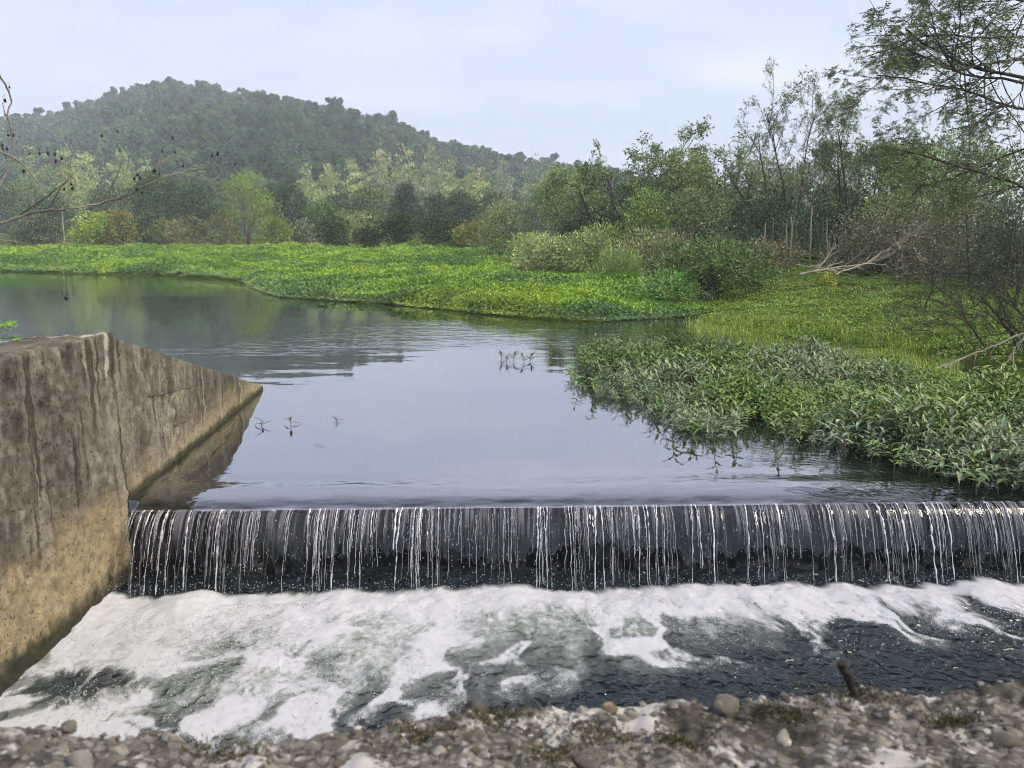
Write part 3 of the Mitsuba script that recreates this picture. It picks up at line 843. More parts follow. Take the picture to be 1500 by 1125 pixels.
rng = np.random.default_rng(21)
meadow_poly = Polygon([tuple(p) for p in far] + [(5.3, 22.6), (4.9, 25), (4.6, 33), (4.2, 48), (2, 70), (0, 97), (-75, 101), (-80, 60)]).buffer(0.0)
mounds = lambda x, y: (nz(x, y * 1.6, 5.0, 51, 4) - 0.5) * 1.6 + (nz(x, y * 1.5, 1.3, 52, 3) - 0.5) * 0.6
parts_ = []
for y0, y1, dens, L, hgt in ((15, 26, 700, 0.11, 0.32), (26, 38, 420, 0.14, 0.34), (38, 58, 230, 0.17, 0.36), (58, 104, 105, 0.24, 0.42)):
    band = meadow_poly.intersection(shapely.box(-90, y0, 30, y1))
    x, y = in_poly(band.buffer(0.25) if y0 < 30 else band, dens, rng)
    k = in_view(x, y, 2.0)
    x, y = x[k], y[k]
    m = mounds(x, y)
    s = sd(x, y)
    top = np.clip(0.24 + 1.05 * m, 0.03, 1.3) * (1 - 0.8 * sstep(78, 93, y)) * sstep(-0.5, 0.7, s) * (hgt / 0.42) + 0.06
    z = np.maximum(gh(x, y), 0.0) + top * (1 - 0.55 * rng.random(len(x)) ** 1.8)
    lush = nz(x, y, 4.0, 54, 3)
    mesh, c = scatter_leaves('', '', '', x, y, z, L * rng.uniform(0.7, 1.3, len(x)), (0.135, 0.215, 0.017), rng, 0.55, 0.5, 0.34, yellow=0.16)
    mixv = np.repeat(sstep(0.42, 0.62, lush), 4)[:, None]
    c = c * (1 - mixv) + c * np.array([0.72, 0.80, 1.6]) * mixv
    sp_ = np.repeat(sstep(0.44, 0.60, nz(x, y * 1.3, 1.7, 55, 3)), 4)[:, None]
    c = c * (1 - sp_) + c * np.array([0.58, 0.66, 0.9]) * sp_
    edge = np.repeat(sstep(0.9, 0.0, s) * (rng.random(len(x)) < 0.7), 4)[:, None]
    c = c * (1 - edge) + c * np.array([1.0, 0.85, 2.2]) * edge
    parts_.append((mesh, c))
struct('meadow_cover', join([m for m, _ in parts_]), 'leaf', color=np.vstack([c for _, c in parts_]), kind='stuff',
       label='bright green carpet of water weeds spreading across the pond towards the trees', cat='ground cover')

# bank field
field_poly = Polygon([P(u, v, z=0.35)[:2] for u, v in ((1020, 462), (1120, 478), (1250, 492), (1420, 505), (1560, 520))] + [(17, 24), (17.5, 31), (9, 33.5), (6.5, 28)]).buffer(0.3)
x, y = in_poly(field_poly, 800, rng)
k = in_view(x, y, 1.0)
x, y = x[k], y[k]
bare = nz(x, y, 0.9, 57, 3)
k = (bare < 0.60) | (rng.random(len(x)) < 0.2)
x, y = x[k], y[k]
z = gh(x, y) + np.clip(nz(x, y, 0.8, 58, 3) - 0.3, 0.02, 0.5) * 0.30 * rng.random(len(x)) ** 0.5
mesh, c = scatter_leaves('', '', '', x, y, z, 0.062 * rng.uniform(0.6, 1.4, len(x)), (0.098, 0.160, 0.022), rng, 0.6, 0.5, 0.38, other=(0.16, 0.14, 0.07), share=0.06)
struct('field_cover', mesh, 'leaf', color=c, kind='stuff', label='low green herbs growing over the bank below the brushwood', cat='ground cover')

# tall grass strip along the inlet


def blades(x, y, z, h, w, rng, lean=0.35):
    n = len(x)
    a = rng.uniform(0, 2 * np.pi, n)
    d = np.stack([np.cos(a), np.sin(a), 0 * a], 1)
    s = np.stack([-np.sin(a), np.cos(a), 0 * a], 1)
    b = np.stack([x, y, z], 1)
    l = (lean * rng.random(n) * h)[:, None]
    h, w = h[:, None], np.broadcast_to(w, (n,))[:, None]
    up = np.array([0, 0, 1.0])
    v = np.stack([b - s * w / 2, b + s * w / 2, b + up * h * 0.6 + d * l * 0.4 - s * w * 0.4, b + up * h * 0.6 + d * l * 0.4 + s * w * 0.4, b + up * h + d * l * 1.3], 1).reshape(-1, 3)
    k = np.arange(n)[:, None] * 5
    return v, np.vstack([k + [0, 1, 3], k + [0, 3, 2], k + [2, 3, 4]])


strip = Polygon([P(u, v, z=0.1)[:2] for u, v in ((1010, 468), (1100, 472), (1210, 486), (1310, 506), (1390, 530), (1400, 560), (1330, 548), (1230, 528), (1130, 510), (1040, 495))]).buffer(0.15)
x, y = in_poly(strip, 520, rng)
k = nz(x, y, 0.5, 59, 2) > 0.34
x, y = x[k], y[k]
hgt = (0.10 + 0.20 * nz(x, y, 0.9, 60, 2)) * rng.uniform(0.6, 1.2, len(x))
struct('marsh_grass', blades(x, y, np.maximum(gh(x, y), -0.02), hgt, 0.014, rng), 'leaf', color=tint(len(x), (0.13, 0.185, 0.028), rng, 0.2, 0.15, (0.2, 0.18, 0.08), 0.08, per=5),
       kind='stuff', label='tall yellow green grass along the muddy inlet behind the leafy marsh plants', cat='grass')

# leafy marsh plants


def leaf_long(L, W, rng, nseg=3, droop=0.5):
    """One lance-shaped leaf along +x, drooping, folded at its midrib."""
    t = np.array([0, 0.25, 0.6, 1.0])
    w = np.array([0.12, 1.0, 0.72, 0.0]) * W / 2
    xx = L * t * (1 - 0.12 * droop * t)
    zz = L * (0.10 * t - droop * 0.55 * t ** 2)
    mid = np.stack([xx, 0 * t, zz], 1)
    l, r = mid + np.stack([0 * t, w, w * 0.35], 1), mid + np.stack([0 * t, -w, w * 0.35], 1)
    v = np.vstack([mid, l, r])
    f = []
    for i in range(3):
        f += [[i, i + 1, 5 + i], [i, 5 + i, 4 + i], [i, 8 + i, 9 + i], [i, 9 + i, i + 1]]
    return v, np.array([q for q in f if len(set(q)) == 3])


def rot_z(v, a):
    return v @ np.array([[math.cos(a), math.sin(a), 0], [-math.sin(a), math.cos(a), 0], [0, 0, 1]])


def rot_y(v, a):
    return v @ np.array([[math.cos(a), 0, -math.sin(a)], [0, 1, 0], [math.sin(a), 0, math.cos(a)]])


def marsh_plant(rng, h, nl, L, col):
    """(stem, [leaves]) with colours, foot at the origin."""
    lean = rng.normal(size=2) * 0.22 * h
    t = np.linspace(0, 1, 6)
    stem = np.stack([lean[0] * t ** 1.5, lean[1] * t ** 1.5, h * t], 1)
    out = []
    for i in range(nl):
        a = 0.30 + 0.70 * (i + rng.uniform(0, 0.6)) / nl
        p = np.array([np.interp(a, t, stem[:, j]) for j in range(3)])
        l = L * rng.uniform(0.7, 1.2) * (1.05 - 0.35 * max(0, a - 0.6))
        v, f = leaf_long(l, l * rng.uniform(0.20, 0.28), rng, droop=rng.uniform(0.2, 1.1))
        v = rot_z(rot_y(v, -rng.uniform(0.0, 0.75) - 0.35 * (a > 0.85)), i * 2.4 + rng.normal() * 0.4)
        out.append(((v + p, f), np.array(col) * math.exp(rng.normal() * 0.2) * (1 + 0.12 * rng.normal() * np.array([1, 0.2, -0.5]))))
    return (tube(stem, np.linspace(0.005, 0.0025, 6), 4), out)


GREEN = [(0.105, 0.185, 0.055), (0.115, 0.200, 0.055), (0.180, 0.250, 0.145), (0.150, 0.220, 0.110), (0.120, 0.220, 0.026), (0.110, 0.200, 0.024)]
rng = np.random.default_rng(8)
for i in range(12):
    st, lv = marsh_plant(rng, rng.uniform(0.26, 0.46), int(rng.integers(11, 15)), rng.uniform(0.105, 0.145), GREEN[i // 2])
    m = join([st] + [a for a, _ in lv])
    c = np.vstack([np.tile([[0.09, 0.09, 0.03]], (len(st[0]), 1))] + [np.tile(np.clip(b, 0.005, 0.9)[None], (len(a[0]), 1)) for a, b in lv])
    scene[f'marsh_kind_{i}'] = {'type': 'shapegroup', 'plant': mikit.ply(m, 'glossy_leaf', color=c)}
labels['marsh_plants'] = {'kind': 'stuff', 'label': 'thick stand of lance leaved marsh plants crowding the water on the bank side', 'category': 'marsh plants'}
front_px = [(845, 528), (838, 555), (862, 580), (905, 588), (950, 606), (990, 634), (1040, 650), (1078, 640), (1092, 612), (1120, 618), (1150, 648), (1210, 655), (1260, 668), (1330, 690), (1395, 706), (1425, 722)]
back_px = [(1600, 722), (1750, 640), (1560, 592), (1400, 566), (1300, 548), (1200, 530), (1080, 522), (950, 520), (880, 518)]
marsh_poly = Polygon([P(u, v, z=0.0)[:2] for u, v in front_px + back_px]).buffer(0)
x, y = in_poly(marsh_poly, 115, rng)
k = in_view(x, y, 0.7)
x, y = x[k], y[k]
ed = shapely.distance(shapely.points(x, y), marsh_poly.exterior)
patch = nz(x, y, 1.6, 81, 3)
thin = nz(x, y, 0.6, 82, 2)
n_marsh = 0
for i in range(len(x)):
    if ed[i] < 0.25 and thin[i] < 0.45 and rng.random() < 0.55:
        continue
    v = patch[i] + rng.normal() * 0.06
    bank_side = x[i] * 0.16 - y[i] * 0.06
    kind = int(rng.integers(8, 12)) if v > 0.55 else int(rng.integers(4, 8)) if v < 0.49 else int(rng.integers(0, 4))
    s = rng.uniform(0.8, 1.15) * (0.62 + 0.38 * min(1, ed[i] / 0.5)) * (0.45 + 1.15 * nz(x[i:i + 1], y[i:i + 1], 0.75, 83, 2)[0])
    n_marsh += 1
    tilt = float(rng.normal() * 10 + (18 if ed[i] < 0.2 else 0))
    scene[f'marsh_plants__{n_marsh:03d}'] = {'type': 'instance', 'shapegroup': {'type': 'ref', 'id': f'marsh_kind_{kind}'},
                                             'to_world': T().translate([float(x[i]), float(y[i]), max(float(gh(x[i], y[i])), -0.02) - 0.02]).rotate([0, 0, 1], float(rng.uniform(0, 360))).rotate([0, 1, 0], tilt).scale(float(s))}


ORD = ['first', 'second', 'third', 'fourth', 'fifth', 'sixth', 'seventh', 'eighth', 'ninth', 'tenth', 'eleventh', 'twelfth', 'thirteenth', 'fourteenth', 'fifteenth', 'sixteenth',
       'seventeenth', 'eighteenth', 'nineteenth', 'twentieth', 'second to last', 'last']


def single_plant(name, label, u, v, h, nl, L, col, seed, group=None, flat=0.0):
    L *= 1.35 if name == 'floating_sprig' else 1.0
    rng = np.random.default_rng(seed)
    key = thing(name, label, 'plant', group)
    st, lv = marsh_plant(rng, h, nl, L, col)
    p = P(u, v, z=0.0) - [0, 0, 0.02]
    part(key, 'stem', (st[0] + p, st[1]), 'bark')
    for (a, b) in lv:
        part(key, 'leaf', (a[0] + p, a[1]), 'glossy_leaf', color=np.tile(np.clip(b, 0.005, 0.9)[None], (len(a[0]), 1)))
    return key


single_plant('floating_sprig', 'small leafy sprig floating beside the tip of the wing wall', 383, 625, 0.09, 5, 0.10, (0.05, 0.075, 0.03), 1)
single_plant('floating_sprig', 'upright two leaved sprig standing in open water near the wing wall', 426, 622, 0.10, 3, 0.15, (0.07, 0.10, 0.035), 2)
single_plant('floating_sprig', 'tiny dark sprig afloat in open water, farthest along from the wing wall', 492, 617, 0.06, 3, 0.09, (0.05, 0.07, 0.03), 3)
single_plant('floating_sprig', 'dark scrap of leaf drifting between the sprigs and the weir crest', 469, 654, 0.02, 2, 0.07, (0.03, 0.04, 0.02), 4)
single_plant('floating_sprig', 'single leafy sprig in front of the marsh plants, close above the weir', 1140, 678, 0.07, 4, 0.12, (0.07, 0.11, 0.03), 5)
for i, (u, v, h) in enumerate(((735, 527, 0.22), (752, 529, 0.26), (768, 531, 0.25), (742, 531, 0.18), (776, 529, 0.2))):
    single_plant('water_weed', ('first', 'second', 'third', 'fourth', 'fifth')[i] + ' stem from the left in the sparse clump standing in mid pond', u, v, h * 0.62, 9, 0.15, (0.075, 0.10, 0.05), 20 + i, 'sparse clump of weeds in mid pond')
rng = np.random.default_rng(90)
for i, (u, v) in enumerate(((848, 572), (872, 582), (918, 594), (958, 612), (985, 636), (1015, 645), (1045, 652), (1072, 644), (1118, 632), (1135, 648), (1165, 652), (1205, 660), (1240, 668), (1275, 678), (1310, 690), (1345, 697), (1380, 706), (1405, 714), (1430, 722), (1445, 712), (1462, 720), (1488, 716))):
    single_plant('marsh_plant', ORD[i] + ' leafy marsh plant along the water margin, counted from pond to weir', u, v, rng.uniform(0.22, 0.4), int(rng.integers(8, 12)), rng.uniform(0.14, 0.18), GREEN[int(rng.integers(0, 6))], 100 + i, 'marsh plants along the water margin')

# ------------------------------------------------------------------ far side: bushes and trees beyond the meadow
DARK, MID, OLIVE, PALE, YEL, GREY = (0.037, 0.064, 0.028), (0.050, 0.085, 0.028), (0.085, 0.105, 0.040), (0.150, 0.185, 0.075), (0.155, 0.215, 0.035), (0.095, 0.110, 0.065)
# label, kind, u, top row, width px, distance, colour, leaf size
FAR = [
    ('bright yellow green shrub at the far edge of the meadow beside the dirt path', 'bush', 140, 308, 80, 98, YEL, .30),
    ('shrub with reddish brown side next to the yellow green one by the path', 'bush', 176, 303, 40, 97, (0.12, 0.12, 0.035), .28),
    ('yellow green willow like tree rising above scrub on the far bank', 'tree', 355, 252, 105, 93, (0.13, 0.185, 0.045), .33),
    ('brownish low scrub at the foot of the yellow green tree', 'bush', 290, 312, 110, 91, (0.105, 0.105, 0.055), .28),
    ('small yellow green bush on the right of the yellow green tree', 'bush', 405, 318, 40, 92, (0.12, 0.17, 0.04), .28),
    ('round dark green bush, first of four in a row beyond the meadow', 'bush', 486, 315, 47, 84, (0.026, 0.046, 0.013), .25),
    ('round dark green bush, second and smallest of four in a row beyond the meadow', 'bush', 540, 320, 38, 84, (0.026, 0.044, 0.013), .25),
    ('round dark green bush, third of four in a row beyond the meadow', 'bush', 583, 308, 56, 83, (0.024, 0.044, 0.013), .25),
    ('wide dark green bush, last of four in a row beyond the meadow', 'bush', 645, 309, 70, 82, (0.026, 0.044, 0.016), .25),
    ('yellowish low scrub between the dark bush row and the olive shrub', 'bush', 695, 325, 60, 80, (0.13, 0.135, 0.04), .28),
    ('grey green bush on the far left bank beside the dead sapling', 'bush', 55, 312, 80, 100, (0.06, 0.075, 0.04), .3),
    ('dark rounded bush behind the bright yellow green shrub', 'bush', 215, 305, 60, 104, (0.045, 0.065, 0.035), .3),
    ('olive scrub between the path and the yellow green tree', 'bush', 245, 318, 60, 100, OLIVE, .28),
    ('low grey green scrub right of the yellow green bush', 'bush', 440, 322, 60, 95, GREY, .28),
    ('pale scrub behind the first and second dark bushes', 'bush', 515, 305, 90, 100, (0.13, 0.155, 0.07), .32),
    ('dark broad tree behind the scrub on the left of the yellow green tree', 'tree', 235, 248, 90, 125, DARK, .42),
    ('dark tree close behind the left side of the yellow green tree', 'tree', 290, 262, 80, 120, (0.036, 0.062, 0.026), .42),
    ('dark blue green tree on the right of the yellow green tree', 'tree', 425, 262, 80, 128, (0.032, 0.056, 0.028), .42),
    ('mid green tree behind the small yellow green bush', 'tree', 470, 285, 70, 120, MID, .4),
    ('dark small tree above the first dark bush', 'tree', 500, 275, 50, 140, DARK, .42),
    ('pale olive slender tree above the second dark bush', 'tree', 545, 262, 60, 130, (0.105, 0.135, 0.06), .42),
    ('dark conical tree in the middle of the far tree line', 'tree', 595, 262, 44, 150, (0.024, 0.045, 0.022), .45),
    ('dark rounded tree above the third dark bush', 'tree', 628, 278, 60, 135, (0.034, 0.058, 0.028), .42),
    ('dark green tree above the widest dark bush', 'tree', 680, 275, 70, 130, (0.038, 0.062, 0.028), .42),
    ('mid green tree left of the olive shrub thicket', 'tree', 725, 275, 60, 120, (0.06, 0.09, 0.035), .4),
    ('green tree with pale crown behind the dead sapling', 'tree', 30, 250, 80, 150, (0.085, 0.12, 0.055), .45),
    ('dark tree low on the far left behind the branch', 'tree', 70, 280, 70, 130, DARK, .42),
    ('mid green tree above the yellow green shrub', 'tree', 165, 262, 80, 140, (0.055, 0.085, 0.038), .42),
    ('dark spreading tree between the two pale poplars on the left', 'tree', 200, 255, 70, 155, (0.04, 0.065, 0.03), .45),
    ('pale yellow green poplar, tallest on the far left', 'poplar', 95, 238, 50, 185, PALE, .55),
    ('pale poplar standing in the middle of the left poplar row', 'poplar', 122, 236, 36, 190, (0.17, 0.205, 0.085), .55),
    ('narrow pale poplar left of the bare branch tip', 'poplar', 182, 240, 40, 180, (0.145, 0.185, 0.075), .55),
    ('pale green poplar above the dark broad tree', 'poplar', 215, 250, 34, 190, PALE, .55),
    ('faint pale poplar at the very left of the poplar row', 'poplar', 40, 232, 46, 190, (0.13, 0.17, 0.08), .55),
    ('pale poplar directly right of the yellow green tree top', 'poplar', 448, 262, 40, 190, PALE, .55),
    ('cream coloured poplar left of centre in the far grove', 'poplar', 478, 258, 36, 200, (0.19, 0.205, 0.095), .55),
    ('pale yellowish poplar at the centre of the far grove', 'poplar', 520, 252, 40, 205, (0.18, 0.21, 0.085), .55),
    ('tall cream poplar on the lower hill slope', 'poplar', 555, 228, 44, 240, (0.20, 0.21, 0.10), .62),
    ('tall cream poplar beside its twin on the lower hill slope', 'poplar', 590, 226, 46, 240, (0.19, 0.205, 0.095), .62),
    ('pale poplar right of the twin cream poplars', 'poplar', 632, 232, 40, 245, (0.165, 0.185, 0.09), .62),
    ('light green poplar above the dark conical tree', 'poplar', 660, 250, 36, 225, (0.14, 0.17, 0.075), .6),
    ('yellowish poplar above the widest dark bush tree', 'poplar', 692, 262, 40, 210, (0.18, 0.20, 0.075), .6),
    ('pale grey poplar near the right end of the far grove', 'poplar', 735, 250, 40, 240, (0.13, 0.155, 0.09), .6),
    ('last pale poplar before the olive shrubs', 'poplar', 790, 242, 44, 250, (0.12, 0.15, 0.085), .6),
    ('mid green tree at the foot of the hill left of the poplars', 'tree', 345, 250, 60, 170, (0.055, 0.08, 0.045), .5),
    ('dull green tree behind the dark tree pair', 'tree', 265, 240, 70, 175, (0.06, 0.09, 0.042), .5),
    ('dark tree under the twin cream poplars', 'tree', 565, 280, 60, 165, (0.045, 0.07, 0.036), .48),
]
for i, (lab, kind, u, vt, w, y, col, lf) in enumerate(FAR):
    rr = np.random.default_rng(2000 + i)
    x, h, wid = spot(u, vt + (8 if kind == 'tree' and y > 110 else 0), w, y)
    if kind == 'bush':
        lob = dome(wid, h, rr, 6)
        n = int(np.clip(wid * h * 14, 60, 260))
        bushy('bush', lab, 'bush', x, y, lob, lf, n, col, per=16, cr=0.28, bsdf='far_leaf', stems=4, trunk_r=0.05, twigs=20, seed=2000 + i, aspect=0.5)
    elif kind == 'tree':
        lob = [(0, 0, h * 0.62, wid * 0.34, wid * 0.34, h * 0.36)]
        for k in range(8):
            a = rr.uniform(0, 6.28)
            zz = rr.uniform(0.2, 0.85)
            q = wid * 0.30 * math.sqrt(max(0.1, 1 - (2 * zz - 1) ** 2))
            r = wid * rr.uniform(0.14, 0.24)
            lob.append((math.cos(a) * q, math.sin(a) * q, h * zz, r, r, r * 0.95))
        n = int(np.clip(wid * h * 4.5, 90, 340))
        bushy('tree', lab, 'tree', x, y, lob, lf * (0.72 if 'willow' in lab else 0.95), n, col, per=17, cr=0.42, bsdf='far_leaf', stems=3, trunk_r=0.14, twigs=26, seed=2000 + i, aspect=0.5 if 'willow' not in lab else 0.3, shell=0.45)
    else:
        wid, h = wid * 1.25, h + 0.012 * y
        lob = [(rr.normal() * wid * 0.05, 0, h * t, wid * s, wid * s, h * 0.14) for t, s in ((0.25, 0.30), (0.4, 0.36), (0.55, 0.36), (0.7, 0.3), (0.84, 0.22), (0.93, 0.12))]
        lob += [(rr.normal() * wid * 0.35, rr.normal() * wid * 0.3, h * rr.uniform(0.3, 0.8), wid * 0.18, wid * 0.18, h * 0.16) for _ in range(4)]
        bushy('poplar', lab, 'tree', x, y, lob, lf, 170, np.array(col) * 1.2, per=15, cr=0.5, bsdf='far_leaf', stems=2, trunk_r=0.12, up=0.8, twigs=20, seed=2000 + i, aspect=0.42, bark='pale_wood', shell=0.4)
x, h, wid = spot(90, 300, 10, 94)
sparse('dead_sapling', 'thin pale dead sapling before the scrub on the far left bank', 'tree', [((x, 94, float(gh(x, 94))), (0.05, 0, 1), h, 0.07)],
       dict(levels=1, kids=[5], wob=0.08, up=[0.3, 0.6], ang=30, ratio=0.5, seg=5, rmin=0.03), 0, 0, MID, bark='pale_wood', seed=5)
path = []
for (xa, xb) in ((spot(60, 345, 1, 99)[0], spot(200, 345, 1, 99)[0]), (spot(385, 345, 1, 99)[0], spot(475, 345, 1, 99)[0])):
    X, Y = np.meshgrid(np.linspace(xa, xb, 40), np.linspace(97.5, 102, 8))
    path.append(grid_mesh(X, Y, gh(X, Y) + 0.16 + (Y - 97.5) * 0.07))
struct('dirt_path', join(path), 'dirt', smooth=True)

# ------------------------------------------------------------------ right bank: bushes, thicket, trees
NEAR = [
    # label, kind, u, top, width, distance, colour, leaf, lobes, extra
    ('bush', 'dense round bush half overgrown with pale creeper beside the grass inlet', 1045, 345, 185, 25.0, (0.050, 0.088, 0.026), .10, dict(n=330, per=30, cr=0.12, other=(0.17, 0.18, 0.09), share=0.14, shell=0.9, hollow=(-0.35, -1.5, 0.6, 0.7, 0.7, 0.5), stems=14, twigs=120)),
    ('bush', 'low green shoulder of leaves in front of the dense round bush', 985, 392, 90, 24.3, (0.095, 0.155, 0.040), .085, dict(n=150, per=24, cr=0.14)),
    ('bush', 'upright dark green tuft of broom like stems left of the dense round bush', 905, 362, 78, 29.0, (0.085, 0.125, 0.036), .16, dict(n=170, per=20, cr=0.13, up=1.6, aspect=0.12)),
    ('bush', 'pale grey green scrub spilling over the meadow edge', 800, 345, 100, 40.0, (0.125, 0.155, 0.065), .13, dict(n=260, per=18, cr=0.22, other=(0.19, 0.16, 0.09), share=0.12)),
    ('bush', 'light green scrub behind the broom tuft', 860, 335, 90, 38.0, (0.115, 0.155, 0.055), .13, dict(n=240, per=18, cr=0.22, other=(0.20, 0.17, 0.09), share=0.1)),
    ('bush', 'yellow green scrub under the tall feathery tree', 880, 322, 90, 42.0, (0.13, 0.165, 0.045), .13, dict(n=220, per=18, cr=0.24)),
    ('bush', 'brown mixed scrub of dry weeds above the dense round bush', 955, 330, 110, 36.0, (0.105, 0.118, 0.056), .12, dict(n=260, per=16, cr=0.24, other=(0.18, 0.15, 0.09), share=0.16)),
    ('bush', 'low yellowish brush at the meadow corner under the olive shrub', 770, 336, 60, 47.0, (0.125, 0.165, 0.05), .14, dict(n=160, per=18, cr=0.22)),
    ('tree', 'rounded olive shrub at the right end of the meadow', 745, 285, 92, 58.0, (0.105, 0.125, 0.052), .16, dict(n=330, per=20, cr=0.28, aspect=0.3)),
    ('tree', 'pale olive willow like tree between the olive shrub and the tall feathery tree', 835, 240, 110, 58.0, (0.105, 0.14, 0.055), .17, dict(n=460, per=22, cr=0.34, aspect=0.3)),
    ('bush', 'dark undergrowth at the foot of the tall feathery tree', 890, 285, 130, 52.0, (0.045, 0.070, 0.030), .17, dict(n=300, per=18, cr=0.3)),
    ('bush', 'fresh green bush in front of the tall feathery tree', 950, 268, 75, 41.0, (0.075, 0.115, 0.028), .14, dict(n=240, per=20, cr=0.24)),
    ('bush', 'dark tangled shrubs between the feathery tree and the stakes', 1030, 262, 140, 42.0, (0.060, 0.085, 0.036), .14, dict(n=300, per=17, cr=0.34, stems=9)),
    ('bush', 'shaded dark shrub behind the rough stake fence', 1130, 272, 130, 37.0, (0.040, 0.062, 0.032), .13, dict(n=330, per=18, cr=0.30, stems=9)),
    ('bush', 'dark shrub behind the tallest stake', 1225, 268, 120, 34.0, (0.042, 0.066, 0.034), .13, dict(n=300, per=18, cr=0.28, stems=9)),
    ('bush', 'dry brown brush heap at the foot of the stakes', 1130, 345, 110, 31.0, (0.105, 0.10, 0.058), .09, dict(n=220, per=12, cr=0.2, other=(0.18, 0.15, 0.10), share=0.25, stems=12)),
    ('bush', 'large olive brown thicket behind the fallen branches', 1340, 272, 215, 27.5, (0.080, 0.086, 0.048), .085, dict(n=620, per=17, cr=0.26, other=(0.15, 0.125, 0.08), share=0.3, stems=16, twigs=260)),
    ('bush', 'lower brown brush right of the fallen branches', 1400, 335, 170, 24.5, (0.070, 0.074, 0.045), .085, dict(n=360, per=14, cr=0.24, other=(0.14, 0.12, 0.075), share=0.3, stems=14, twigs=160)),
    ('bush', 'brown brush under the thicket where the fallen branches lean', 1270, 340, 130, 28.5, (0.075, 0.080, 0.046), .085, dict(n=260, per=13, cr=0.2, other=(0.16, 0.13, 0.08), share=0.35, stems=12, twigs=120)),
    ('tree', 'soft grey green tree filling the gap behind the loose green tree', 1100, 222, 150, 50.0, (0.095, 0.120, 0.060), .17, dict(n=340, per=20, cr=0.34)),
    ('tree', 'soft grey green tree behind the nearly bare tree', 1190, 235, 150, 47.0, (0.085, 0.108, 0.056), .16, dict(n=340, per=20, cr=0.34)),
    ('tree', 'soft olive tree behind the light green tree and the thicket', 1290, 205, 150, 44.0, (0.100, 0.122, 0.056), .16, dict(n=340, per=20, cr=0.34)),
    ('tree', 'hazy green tree seen under the overhanging boughs', 1410, 175, 170, 42.0, (0.095, 0.125, 0.055), .16, dict(n=380, per=20, cr=0.36)),
    ('tree', 'small light green tree rising behind the olive brown thicket', 1345, 205, 120, 31.0, (0.105, 0.150, 0.040), .11, dict(n=330, per=18, cr=0.24)),
    ('tree', 'darker green tree at the right behind the thicket', 1440, 215, 150, 29.0, (0.062, 0.092, 0.034), .11, dict(n=380, per=18, cr=0.28)),
    ('bush', 'dull green shrubs closing the view right of the thicket', 1490, 270, 130, 22.0, (0.050, 0.064, 0.034), .085, dict(n=420, per=16, cr=0.24, stems=12, twigs=160)),
]
for i, (kind, lab, u, vt, w, y, col, lf, ex_) in enumerate(NEAR):
    rr = np.random.default_rng(3000 + i)
    x, h, wid = spot(u, vt, w, y)
    lob = dome(wid, h, rr, 11 if 'creeper' in lab else 7)
    if kind == 'tree':
        lob = [(0, 0, h * 0.55, wid * 0.36, wid * 0.34, h * 0.42)]
        for k in range(9):
            a = rr.uniform(0, 6.28); zz = rr.uniform(0.15, 0.86)
            q = wid * 0.32 * math.sqrt(max(0.1, 1 - (2 * zz - 1) ** 2)); r = wid * rr.uniform(0.13, 0.22)
            lob.append((math.cos(a) * q, math.sin(a) * q, h * zz, r, r, r * 1.1))
    kw = dict(stems=6, twigs=70, trunk_r=0.03 if kind == 'bush' else 0.07, seed=3000 + i, bark='bark')
    kw.update(ex_)
    kw.setdefault('shell', 0.62)
    col = np.array(col) * (1.3 if u < 1000 else 1.15)
    lf *= 1.2
    kw['cr'] = kw.get('cr', 0.2) * 0.85
    bushy(kind, lab, kind, x, y, lob, lf, kw.pop('n'), col, **kw)

g3 = lambda x, y: (x, y, float(gh(x, y)) - 0.05)
x, h, w = spot(915, 170, 170, 50)
rt = [(g3(x + dx, 50 + dy), (sx, 0.0, 1.0), h * l, 0.12) for dx, dy, sx, l in ((-0.6, 0, -0.42, 0.62), (0.3, 0.4, 0.05, 0.72), (0.8, -0.3, 0.42, 0.70), (1.0, 0.3, 0.24, 0.80), (-0.2, -0.4, -0.2, 0.66), (-0.8, 0.5, -0.65, 0.5))]
sparse('tree', 'tall feathery tree with several leaning stems on the right bank', 'tree', rt, dict(levels=3, kids=[9, 6, 4], wob=0.12, up=[0.15, 0.1, 0.1], ang=52, ratio=0.52, seg=5, leafy=1), .19, 12, (0.085, 0.125, 0.048), aspect=0.45, seed=41, spread=0.12, bark='bark')
x, h, w = spot(1010, 205, 90, 46)
rt = [(g3(x + dx, 46 + dy), (sx, 0.0, 1.0), h * 0.85, 0.09) for dx, dy, sx in ((-0.4, 0, -0.3), (0.5, 0.3, 0.25), (0.1, -0.3, 0.0), (0.9, 0.0, 0.55))]
sparse('tree', 'loose green tree right of the tall feathery tree', 'tree', rt, dict(levels=3, kids=[9, 6, 4], wob=0.12, up=[0.15, 0.1, 0.1], ang=50, ratio=0.50, seg=5, leafy=1), .17, 11, (0.105, 0.145, 0.05), aspect=0.4, seed=42, spread=0.12, bark='bark')
x, h, w = spot(1165, 150, 120, 37)
rt = [(g3(x + dx, 37 + dy), (sx, 0.0, 1.0), h * l, 0.05) for dx, dy, sx, l in ((-0.3, 0, -0.28, 0.80), (0.3, 0.2, 0.12, 0.92), (0.1, -0.3, -0.08, 0.95), (0.6, 0.1, 0.36, 0.8), (-0.5, 0.3, -0.5, 0.6))]
sparse('tree', 'tall nearly bare tree with thin upright stems against the sky', 'tree', rt, dict(levels=3, kids=[11, 6, 4], wob=0.10, up=[0.25, 0.30, 0.2], ang=40, ratio=0.46, seg=6, leafy=1, from_=0.2), .12, 4.2, (0.095, 0.120, 0.06), aspect=0.42, seed=43, spread=0.06)
x, h, w = spot(1255, 165, 120, 33)
